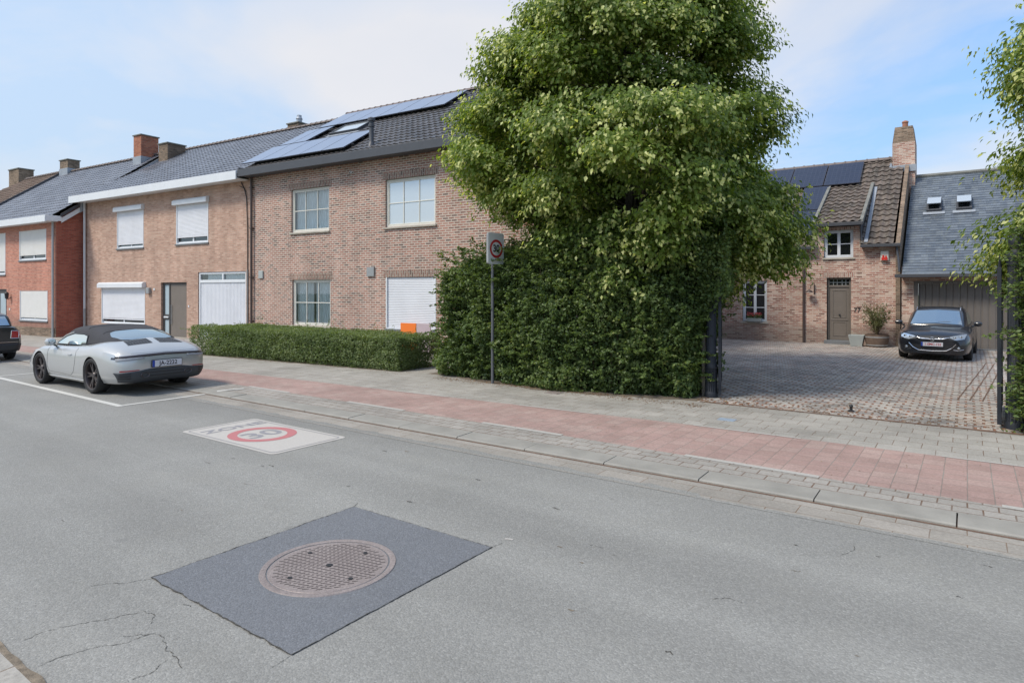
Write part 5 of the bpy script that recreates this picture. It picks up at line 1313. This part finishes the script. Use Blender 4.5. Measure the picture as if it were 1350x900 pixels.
# --- light grey convertible
S1=.945
car=empty('parked_car',(-14.365,5.83,.012),pi,S1); car.rotation_euler=(radians(0),0,pi+.04)
tag(car,'light grey convertible sports car with black soft top parked half on the kerb','car','parked cars')
secs=[(-2.225,[(0,.36),(.40,.36),(.48,.40),(.51,.52),(.47,.62),(.36,.65),(0,.66)]),
(-2.20,[(0,.30),(.56,.30),(.65,.36),(.68,.54),(.63,.69),(.48,.735),(0,.745)]),
(-2.13,[(0,.25),(.66,.25),(.775,.36),(.80,.56),(.755,.74),(.58,.80),(0,.815)]),
(-2.00,[(0,.22),(.74,.22),(.86,.36),(.885,.58),(.845,.79),(.66,.865),(0,.90)]),
(-1.75,[(0,.2),(.78,.2),(.905,.36),(.93,.61),(.895,.83),(.68,.94),(0,1.0)]),
(-1.45,[(0,.19),(.8,.19),(.915,.35),(.94,.62),(.905,.86),(.70,.985),(0,1.065)]),
(-1.18,[(0,.19),(.8,.19),(.915,.34),(.945,.62),(.905,.87),(.71,.98),(0,1.04)]),
(-.75,[(0,.18),(.8,.18),(.895,.30),(.91,.60),(.87,.83),(.70,.93),(0,.97)]),
(-.3,[(0,.18),(.8,.18),(.875,.29),(.885,.57),(.85,.80),(.70,.89),(0,.93)]),
(.3,[(0,.18),(.8,.18),(.87,.29),(.88,.55),(.85,.78),(.70,.86),(0,.90)]),
(.85,[(0,.18),(.8,.18),(.88,.30),(.895,.56),(.865,.79),(.70,.84),(0,.865)]),
(1.28,[(0,.18),(.8,.18),(.89,.31),(.91,.58),(.865,.785),(.68,.785),(0,.77)]),
(1.7,[(0,.18),(.76,.18),(.86,.30),(.885,.50),(.82,.69),(.62,.70),(0,.69)]),
(2.02,[(0,.18),(.70,.18),(.79,.28),(.80,.44),(.71,.58),(.5,.61),(0,.61)]),
(2.22,[(0,.2),(.52,.2),(.6,.28),(.61,.40),(.52,.49),(.38,.52),(0,.53)]),
(2.29,[(0,.26),(.36,.26),(.42,.31),(.42,.38),(.36,.42),(.26,.44),(0,.45)])]
body=loft('body',secs,M['paintgrey'],car,nx=110,nt=24)
cut_arches(body,[(-1.18,.345),(1.27,.335)],.372,.56,M['trimblack'])
bv=bvh(body)
gh=[(-1.56,[(.60,.92),(.56,.96),(.40,1.0),(0,1.03)]),(-1.40,[(.68,.93),(.60,1.02),(.44,1.075),(0,1.105)]),(-1.1,[(.72,.90),(.635,1.07),(.49,1.145),(0,1.18)]),
(-.7,[(.74,.87),(.665,1.11),(.53,1.215),(0,1.255)]),(-.25,[(.745,.85),(.675,1.12),(.55,1.25),(0,1.295)]),(.2,[(.74,.83),(.67,1.10),(.545,1.235),(0,1.285)]),
(.5,[(.735,.82),(.66,1.05),(.53,1.17),(0,1.225)]),(.8,[(.72,.81),(.65,.95),(.53,1.03),(0,1.08)]),(1.15,[(.69,.79),(.64,.82),(.5,.855),(0,.88)])]
top=loft('soft_top',gh,M['softtop'],car,nx=80,nt=22,close_bottom=True)
tb=bvh(top)
# glass
for s in (1,-1):
    v='left' if s>0 else 'right'
    sw=patch('side_window',tb,v,[(-.52,.905),(.95,.875)],[(-.50,1.075),(-.35,1.10),(.1,1.10),(.45,1.035),(.86,.90)],M['carglassd'],car,.006,30,6)
    pline('window_seal',tb,v,[(-.55,.90),(-.54,1.09),(-.36,1.118),(.12,1.115),(.47,1.05),(.95,.885)],.022,M['trimblack'],sw,.006)
    pl=pline('windscreen_pillar',tb,v,[(.14,1.135),(.5,1.065),(.98,.88)],.035,M['paintgrey'],sw,.008)
patch('windscreen',tb,'front',[(-.60,.89),(.60,.89)],[(-.50,1.20),(.50,1.20)],M['carglass'],car,.005,20,8)
rw=patch('rear_window',tb,'top',[(-1.53,-.34),(-1.48,-.50),(-1.25,-.58),(-1.06,-.52),(-1.0,-.40)],[(-1.53,.34),(-1.48,.50),(-1.25,.58),(-1.06,.52),(-1.0,.40)],M['carglass'],car,.006,12,24)
pline('top_seam',tb,'top',[(-.95,-.60),(-.98,0),(-.95,.60)],.012,M['softtop'],top,.003)
pline('top_seam',tb,'top',[(-.35,-.60),(-.37,0),(-.35,.60)],.012,M['softtop'],top,.003)
# rear lamps strip
patch('light_strip',bv,'rear',[(-.86,.715),(-.5,.730),(0,.742),(.5,.730),(.86,.715)],[(-.86,.752),(-.5,.772),(0,.785),(.5,.772),(.86,.752)],M['taildark'],car,.006,40,3,thick=.008)
for s in (1,-1):
    patch('tail_light',bv,'rear',[(s*.42,.692),(s*.86,.662)],[(s*.42,.728),(s*.86,.714)],M['lamplens'],car,.006,12,3,thick=.006)
    v='left' if s>0 else 'right'
    patch('tail_light_side',bv,v,[(-2.08,.69),(-1.93,.70)],[(-2.08,.73),(-1.93,.735)],M['taildark'],car,.004,8,3)
    # vents in the lower bumper, exhaust
    patch('reflector',bv,'rear',[(s*.52,.478),(s*.82,.462)],[(s*.52,.492),(s*.82,.484)],M['taillight'],car,.014,10,2)
# diffuser / dark lower bumper
dif=patch('rear_diffuser',bv,'rear',[(-.80,.265),(-.55,.245),(.55,.245),(.80,.265)],[(-.88,.445),(-.5,.47),(-.34,.495),(.34,.495),(.5,.47),(.88,.445)],M['diffuser'],car,.010,44,8,thick=.012)
for s in (1,-1):
    for k in range(3): patch('bumper_slot',bv,'rear',[(s*.66,.325+k*.042),(s*.82,.33+k*.042)],[(s*.66,.352+k*.042),(s*.82,.352+k*.042)],M['black'],dif,.019,8,2)
    m=MB(); m.lathe([(.055,0),(.062,-.045),(.058,-.05),(.048,-.045),(.045,.0)],(0,0,0),n=24,axis='x',caps=False)
    m.lathe([(.001,-.01),(.046,-.01)],(0,0,0),n=24,axis='x',caps=False)
    e=m.build('exhaust_tip',M['rimdark'],dif,smooth=True); e.location=(-2.20,s*.42,.385); e.scale=(1.2,1.35,.85)
pline('diffuser_fin',bv,'rear',[(-.32,.36),(.32,.36)],.02,M['trimblack'],dif,.016)
pline('diffuser_fin',bv,'rear',[(-.32,.42),(.32,.42)],.016,M['trimblack'],dif,.016)
# number plate
def plate(parent,x,z,nz,txt,ink,w=.52,h=.112,band=True,size=.085,bend=0,mat=None):
    """plate facing direction nz (+1 front / -1 rear)"""
    m=MB(); m.box(-w/2-.012,w/2+.012,-.012,0,-h/2-.012,h/2+.012); p=m.build('number_plate',M['trimblack'],parent,bevel=.004)
    p.location=(x,0,z); p.rotation_euler=(bend,0,pi/2 if nz>0 else -pi/2)
    m=MB(); m.box(-w/2,w/2,-.016,-.0125,-h/2,h/2); m.build('plate_face',mat or M['plate'],p)
    if band: m=MB(); m.box(-w/2,-w/2+.045,-.018,-.0165,-h/2,h/2); m.build('plate_band',M['plateblue'],p)
    text_mesh('plate_text',txt,size,ink,p,(.02,-.0175,-.002),(pi/2,0,0),.0006,.95,offset=.0022)
    return p
plate(car,-2.245,.585,-1,'JA-2222',M['plateink'],w=.58,h=.125,size=.115)
text_mesh('badge','Carrera GTS',.045,M['trimblack'],car,(-2.212,-.0,.695),(radians(80),0,-pi/2),.001,1.6)
# engine cover slats
for s in (1,-1):
    g=patch('engine_grille',bv,'top',[(-1.84,s*.07),(-1.84,s*.54)],[(-1.56,s*.07),(-1.56,s*.50)],M['black'],car,.003,14,5)
    for k in range(9):
        y=s*(.07+k*.0535); pline('grille_slat',bv,'top',[(-1.845,y+s*.03),(-1.555,y-s*.002)],.009,M['paintgrey'],g,-.001)
# shut lines, handles
for s in (1,-1):
    v='left' if s>0 else 'right'
    pline('door_seam',bv,v,[(.86,.80),(.88,.42),(.80,.30),(-.18,.28),(-.33,.36),(-.40,.55),(-.42,.84)],.007,M['black'],body,.0)
    m=MB(); p=ppt(bv,v,-.22,.70,.008); q=ppt(bv,v,-.05,.70,.008); m.tube([p,p.lerp(q,.5)+Vector((0,s*.012,0)),q],.014,6); m.build('door_handle',M['paintgrey'],car,smooth=True)
    patch('side_skirt',bv,v,[(-.75,.185),(.84,.185)],[(-.78,.235),(.87,.235)],M['paintgrey'],car,.02,20,3,thick=.02)
    # mirror
    m=MB(); c=Vector((.62,s*.93,.93)); m.tube([c+Vector((0,-s*.09,0)),c+Vector((0,-s*.05,0)),c,c+Vector((-.0,s*.07,.0)),c+Vector((0,s*.095,0))],[.05,.078,.085,.072,.035],14)
    mi=m.build('wing_mirror',M['paintgrey'],car,smooth=True)
    m=MB(); m.lathe([(.001,0),(.058,0)],(0,0,0),n=18,axis='x',caps=False); gl=m.build('mirror_glass',M['carglass'],mi); gl.location=c+Vector((-.076,.0,0))
    m=MB(); m.tube([c+Vector((0,-s*.05,-.05)),(.66,s*.80,.84)],[.03,.022],8); m.build('mirror_stalk',M['trimblack'],mi,smooth=True)
    patch('headlight',bv,'front',[(s*.45,.60),(s*.62,.56),(s*.76,.60)],[(s*.45,.62),(s*.62,.71),(s*.76,.66)],M['lampglass'],car,.006,14,5)
pline('bonnet_seam',bv,'rear',[(-.62,.80),(0,.80),(.62,.80)],.005,M['black'],body,.0)
pline('bumper_seam',bv,'left',[(-2.1,.52),(-1.55,.5)],.004,M['black'],body,.0) if False else None
for ax,z,R in ((-1.18,.345,.345),(1.27,.335,.335)):
    for s in (1,-1): wheel(car,ax,s*(.80 if ax<0 else .785),z,R,.27 if ax<0 else .245,s,R-.075,M['rimdark'],5)
# --- black estate by the garage
S2=.95
car2=empty('parked_car',(-.70,22.55,PZ),-pi/2-radians(2.5),S2); tag(car2,'black hatchback car with red lettered number plate parked before the taupe garage door','car','parked cars')
secs=[(-2.2,[(0,.26),(.58,.26),(.70,.35),(.75,.6),(.71,.90),(.58,.98),(0,.98)]),(-2.0,[(0,.2),(.72,.2),(.83,.32),(.865,.6),(.82,.93),(.68,1.02),(0,1.02)]),
(-1.4,[(0,.18),(.8,.18),(.88,.32),(.905,.62),(.87,.93),(.74,1.01),(0,1.01)]),(-.5,[(0,.18),(.8,.18),(.87,.3),(.90,.6),(.88,.91),(.76,.98),(0,.98)]),
(.4,[(0,.18),(.8,.18),(.87,.3),(.90,.6),(.88,.89),(.76,.96),(0,.96)]),(.9,[(0,.18),(.8,.18),(.88,.3),(.90,.6),(.875,.86),(.72,.96),(0,1.0)]),
(1.28,[(0,.18),(.8,.18),(.885,.32),(.91,.6),(.87,.82),(.70,.91),(0,.955)]),(1.7,[(0,.18),(.78,.18),(.87,.31),(.895,.57),(.85,.755),(.66,.84),(0,.885)]),
(1.95,[(0,.17),(.72,.17),(.82,.29),(.845,.53),(.80,.70),(.62,.775),(0,.815)]),(2.12,[(0,.18),(.62,.18),(.75,.27),(.77,.50),(.71,.64),(.54,.70),(0,.735)]),
(2.2,[(0,.22),(.50,.22),(.62,.29),(.64,.48),(.58,.58),(.44,.62),(0,.65)])]
b2=loft('body',secs,M['paintblack'],car2,nx=90,nt=22); cut_arches(b2,[(-1.40,.32),(1.28,.32)],.35,.56,M['trimblack']); bv2=bvh(b2)
gh=[(-2.14,[(.62,.95),(.56,1.03),(.48,1.10),(0,1.12)]),(-1.9,[(.72,.97),(.64,1.16),(.53,1.33),(0,1.37)]),(-1.4,[(.77,.95),(.69,1.23),(.55,1.42),(0,1.455)]),
(-.6,[(.79,.93),(.71,1.26),(.57,1.455),(0,1.495)]),(0,[(.795,.92),(.71,1.25),(.58,1.44),(0,1.48)]),(.35,[(.79,.91),(.71,1.19),(.585,1.37),(0,1.415)]),
(.75,[(.77,.89),(.70,1.06),(.61,1.17),(0,1.21)]),(1.12,[(.72,.86),(.68,.92),(.58,.98),(0,1.01)])]
g2=loft('roof',gh,M['paintblack'],car2,nx=60,nt=20); gb=bvh(g2)
patch('windscreen',gb,'front',[(-.64,.99),(0,1.03),(.64,.99)],[(-.535,1.37),(0,1.40),(.535,1.37)],M['carglass'],car2,.006,24,10)
m=MB(); m.tube([(1.02,.05,1.06),(1.0,.3,1.065),(.96,.55,1.05)],.012,5); m.build('wiper',M['black'],car2); 
for s in (1,-1):
    v='left' if s>0 else 'right'
    patch('side_window',gb,v,[(-1.7,1.02),(.62,.985)],[(-1.6,1.2),(-1.0,1.31),(0,1.33),(.35,1.20)],M['carglassd'],car2,.005,24,6)
    m=MB(); m.tube([(.28,s*.56,1.385),(.15,s*.555,1.47),(-.6,s*.56,1.51),(-1.6,s*.53,1.45),(-1.75,s*.53,1.38)],.016,8); m.build('roof_rail',M['chrome'],car2,smooth=True)
    m=MB(); c=Vector((.60,s*1.0,1.01)); m.tube([c+Vector((0,-s*.10,0)),c+Vector((0,-s*.05,0)),c,c+Vector((0,s*.07,0)),c+Vector((0,s*.10,0))],[.05,.07,.078,.066,.03],14); mi=m.build('wing_mirror',M['paintblack'],car2,smooth=True)
    m=MB(); m.tube([c+Vector((0,-s*.06,-.04)),(.66,s*.85,.93)],[.03,.03],8); m.build('mirror_stalk',M['trimblack'],mi)
    hl=patch('headlight',bv2,'front',[(s*.40,.665),(s*.55,.60),(s*.74,.63)],[(s*.42,.69),(s*.60,.735),(s*.79,.765)],M['lampglass'],car2,.008,16,6)
    for y,z,r in ((.52,.655,.04),(.65,.675,.045)):
        p=ppt(bv2,'front',s*y,z,.014); m=MB(); m.lathe([(.001,.006),(r*.6,.004),(r,0)],(0,0,0),n=16,axis='x',caps=False); l=m.build('lamp',M['lampcup'],hl,smooth=True); l.location=p
    patch('fog_recess',bv2,'front',[(s*.50,.33),(s*.72,.36)],[(s*.52,.42),(s*.75,.47)],M['black'],car2,.006,10,4)
    p=ppt(bv2,'front',s*.62,.385,.02); m=MB(); m.lathe([(.001,.01),(.03,.005),(.035,0)],(0,0,0),n=14,axis='x',caps=False); l=m.build('fog_light',M['lampcup'],car2,smooth=True); l.location=p
    pline('fog_trim',bv2,'front',[(s*.50,.33),(s*.60,.32),(s*.73,.35)],.012,M['chrome'],car2,.008)
    for ax in (-1.40,1.28): wheel(car2,ax,s*.79,.32,.32,.215,s,.235,M['rimsilver'],5,double=False)
    pline('door_seam',bv2,v,[(.55,.93),(.60,.5),(.50,.27),(-.45,.26),(-.45,.93)],.006,M['black'],b2,0)
    pline('bonnet_seam',bv2,'front',[(s*.66,.92),(s*.66,.80),(s*.56,.735),(s*.42,.70)],.006,M['black'],b2,0)
patch('upper_grille',bv2,'front',[(-.40,.635),(-.2,.60),(0,.595),(.2,.60),(.40,.635)],[(-.38,.675),(0,.665),(.38,.675)],M['black'],car2,.006,24,4)
patch('grille_bar',bv2,'front',[(-.39,.648),(-.25,.612),(0,.602),(.25,.612),(.39,.648)],[(-.40,.668),(-.25,.642),(0,.636),(.25,.642),(.40,.668)],M['chrome'],car2,.016,30,2,thick=.012)
p=ppt(bv2,'front',0,.622,.03); m=MB()
for i in range(24):
    pass
m.tube([(0,.052*cos(2*pi*i/24),.052*sin(2*pi*i/24)) for i in range(25)],.008,6); m.tube([(0,-.05,-.012),(0,.0,.012),(0,.0,-.012),(0,.05,.012)],.007,5); l=m.build('front_badge',M['chrome'],car2,smooth=True); l.location=p
patch('lower_grille',bv2,'front',[(-.38,.315),(0,.30),(.38,.315)],[(-.50,.47),(0,.44),(.50,.47)],M['black'],car2,.006,24,6)
pline('grille_trim',bv2,'front',[(-.56,.50),(-.46,.38),(-.33,.30),(0,.285),(.33,.30),(.46,.38),(.56,.50)],.02,M['chrome'],car2,.012)
plate(car2,2.225,.475,1,'1-EMC-122',M['platered'],size=.09)
# --- dark hatchback at the left edge
car3=empty('parked_car',(-22.95,5.52,.012),pi,.93); tag(car3,'dark hatchback with red tail light cut off by the left edge of the picture','car','parked cars')
secs=[(-1.95,[(0,.30),(.60,.30),(.74,.36),(.79,.58),(.74,.86),(.62,.97),(0,.99)]),(-1.86,[(0,.24),(.70,.24),(.83,.33),(.865,.56),(.81,.88),(.68,1.0),(0,1.02)]),(-1.25,[(0,.18),(.78,.18),(.86,.3),(.885,.6),(.84,.90),(.70,1.0),(0,1.02)]),
(0,[(0,.18),(.78,.18),(.84,.3),(.855,.6),(.83,.88),(.70,.96),(0,.98)]),(1.25,[(0,.18),(.76,.18),(.85,.3),(.87,.58),(.82,.84),(.66,.92),(0,.95)]),(1.75,[(0,.2),(.66,.2),(.77,.3),(.79,.5),(.73,.72),(.58,.80),(0,.83)]),(1.88,[(0,.25),(.5,.25),(.6,.32),(.62,.5),(.56,.65),(.44,.70),(0,.72)])]
b3=loft('body',secs,M['paintnavy'],car3,nx=70,nt=20); cut_arches(b3,[(-1.22,.31),(1.25,.31)],.34,.55,M['trimblack']); bv3=bvh(b3)
gh=[(-1.86,[(.66,.95),(.62,1.0),(.55,1.04),(0,1.05)]),(-1.70,[(.70,.95),(.64,1.18),(.55,1.32),(0,1.35)]),(-1.0,[(.72,.94),(.66,1.22),(.57,1.38),(0,1.41)]),(0,[(.73,.93),(.67,1.22),(.57,1.38),(0,1.41)]),(.55,[(.72,.92),(.65,1.12),(.56,1.24),(0,1.28)]),(.95,[(.68,.9),(.62,.94),(.54,.98),(0,1.0)])]
g3=loft('roof',gh,M['paintnavy'],car3,nx=50,nt=18); gb3=bvh(g3)
patch('rear_window',gb3,'rear',[(-.58,1.04),(.58,1.04)],[(-.50,1.30),(.50,1.30)],M['carglass'],car3,.005,14,6)
for s in (1,-1):
    v='left' if s>0 else 'right'
    patch('side_window',gb3,v,[(-1.5,1.0),(.6,.96)],[(-1.45,1.27),(.15,1.27)],M['carglassd'],car3,.005,20,6)
    tl=patch('tail_light',bv3,'rear',[(s*.58,.66),(s*.775,.66)],[(s*.60,.87),(s*.755,.88)],M['taillight'],car3,.010,8,8,thick=.01)
    pline('lamp_rim',bv3,'rear',[(s*.58,.66),(s*.775,.66),(s*.77,.87),(s*.60,.885),(s*.58,.66)],.016,M['chrome'],tl,.014)
    tl=patch('side_lamp',bv3,v,[(-1.93,.67),(-1.80,.67)],[(-1.92,.86),(-1.80,.86)],M['taillight'],car3,.008,5,6)
    for ax in (-1.22,1.25): wheel(car3,ax,s*.755,.31,.31,.2,s,.22,M['rimdark'],5,double=False)
patch('rear_bumper',bv3,'rear',[(-.80,.30),(.80,.30)],[(-.84,.50),(.84,.50)],M['trimblack'],car3,.012,20,5,thick=.02)
pline('bumper_trim',bv3,'rear',[(-.80,.55),(.80,.55)],.014,M['chrome'],car3,.006)
plate(car3,-1.965,.72,-1,'',M['plateink'],band=False) if False else None
# ------------------------------------------------------------------ camera, light, sky
cam=bpy.data.cameras.new('camera'); co=bpy.data.objects.new('camera',cam); COL.objects.link(co); scene.camera=co
cam.sensor_width=36; cam.lens=837/1350*36; cam.shift_y=-66/1350; cam.clip_start=.05; cam.clip_end=3000
co.location=(0,0,1.9); co.rotation_euler=(pi/2,0,radians(35.7))
SE,SA=52,-118   # sun elevation; azimuth (deg, from +X axis, counter-clockwise) of where the sun stands
sun=bpy.data.lights.new('sun','SUN'); so=bpy.data.objects.new('sun',sun); COL.objects.link(so); sun.energy=1.65; sun.angle=radians(14.0); sun.color=(1,.93,.82)
sd=Vector((cos(radians(SE))*cos(radians(SA)),cos(radians(SE))*sin(radians(SA)),sin(radians(SE)))); so.rotation_euler=sd.to_track_quat('Z','Y').to_euler(); so.location=(0,0,30)
w=bpy.data.worlds.new('World'); scene.world=w; w.use_nodes=True; nt=w.node_tree; nt.nodes.clear()
N=nt.nodes.new; Lk=nt.links.new
out=N('ShaderNodeOutputWorld'); bg=N('ShaderNodeBackground'); bg.inputs[1].default_value=.15; Lk(bg.outputs[0],out.inputs[0])
sky=N('ShaderNodeTexSky'); sky.sky_type='NISHITA'; sky.sun_disc=False; sky.sun_elevation=radians(SE); sky.sun_rotation=radians(90-SA); sky.air_density=1.0; sky.dust_density=.7; sky.ozone_density=2.0; sky.altitude=20
tc=N('ShaderNodeTexCoord'); sp=N('ShaderNodeSeparateXYZ'); Lk(tc.outputs['Generated'],sp.inputs[0])
def wm(op,a,b=None,clamp=False):
    x=N('ShaderNodeMath'); x.operation=op; x.use_clamp=clamp
    for i,v in enumerate((a,b)):
        if v is None: continue
        if isinstance(v,(int,float)): x.inputs[i].default_value=v
        else: Lk(v,x.inputs[i])
    return x.outputs[0]
zc=wm('ADD',wm('MAXIMUM',sp.outputs[2],0.0),.32); cb=N('ShaderNodeCombineXYZ'); Lk(wm('DIVIDE',sp.outputs[0],zc),cb.inputs[0]); Lk(wm('DIVIDE',sp.outputs[1],zc),cb.inputs[1])
def wn(sc,det,rough,off,dist=0):
    mp=N('ShaderNodeMapping'); mp.inputs['Location'].default_value=off; Lk(cb.outputs[0],mp.inputs[0])
    x=N('ShaderNodeTexNoise'); x.inputs['Scale'].default_value=sc; x.inputs['Detail'].default_value=det; x.inputs['Roughness'].default_value=rough; x.inputs['Distortion'].default_value=dist; Lk(mp.outputs[0],x.inputs['Vector']); return x.outputs[0]
def wr_(f,stops):
    x=N('ShaderNodeValToRGB'); cr_=x.color_ramp
    while len(cr_.elements)<len(stops): cr_.elements.new(.5)
    for e,(p,c) in zip(cr_.elements,stops): e.position=p; e.color=(*((c,c,c) if isinstance(c,(int,float)) else c),1)
    Lk(f,x.inputs[0]); return x.outputs[0]
big=wr_(wn(1.15,8,.5,(15.3,4.4,0),.3),[(.45,0.0),(.55,.6),(.68,.95)])
wisp=wr_(wn(.8,9,.62,(10.7,5.5,0),.8),[(.44,0.0),(.74,.8)])
# more haze on the left (towards -X), clearer blue on the right
lf=wr_(wm('ADD',wm('MULTIPLY',sp.outputs[0],-.5),.5),[(.40,.02),(.62,.32),(.95,.68)])
cloud=wm('MAXIMUM',big,wm('MULTIPLY',wisp,.7))
mx=N('ShaderNodeMixRGB'); tn=N('ShaderNodeMixRGB'); tn.blend_type='MULTIPLY'; tn.inputs[0].default_value=1; tn.inputs[2].default_value=(.90,1.0,1.02,1); dim=wr_(sp.outputs[2],[(0.0,(.42,.46,.52)),(.12,(.40,.45,.52)),(.30,(.62,.68,.74)),(.7,(1,1,1))]); dm=N('ShaderNodeMixRGB'); dm.blend_type='MULTIPLY'; dm.inputs[0].default_value=1; Lk(sky.outputs[0],dm.inputs[1]); Lk(dim,dm.inputs[2]); Lk(dm.outputs[0],tn.inputs[1]); hz=N('ShaderNodeMixRGB'); hz.inputs[2].default_value=(2.25,2.62,3.02,1); Lk(lf,hz.inputs[0]); Lk(tn.outputs[0],hz.inputs[1]); Lk(cloud,mx.inputs[0]); Lk(hz.outputs[0],mx.inputs[1]); 
shade=wr_(wn(.9,5,.55,(1,7,0)),[(.3,(2.45,2.55,2.78)),(.7,(2.9,2.85,2.9))]); Lk(shade,mx.inputs[2]); Lk(mx.outputs[0],bg.inputs[0])
scene.view_settings.view_transform='Standard'; scene.view_settings.look='None'; scene.view_settings.exposure=1.03; scene.view_settings.gamma=1
scene.render.engine='CYCLES'
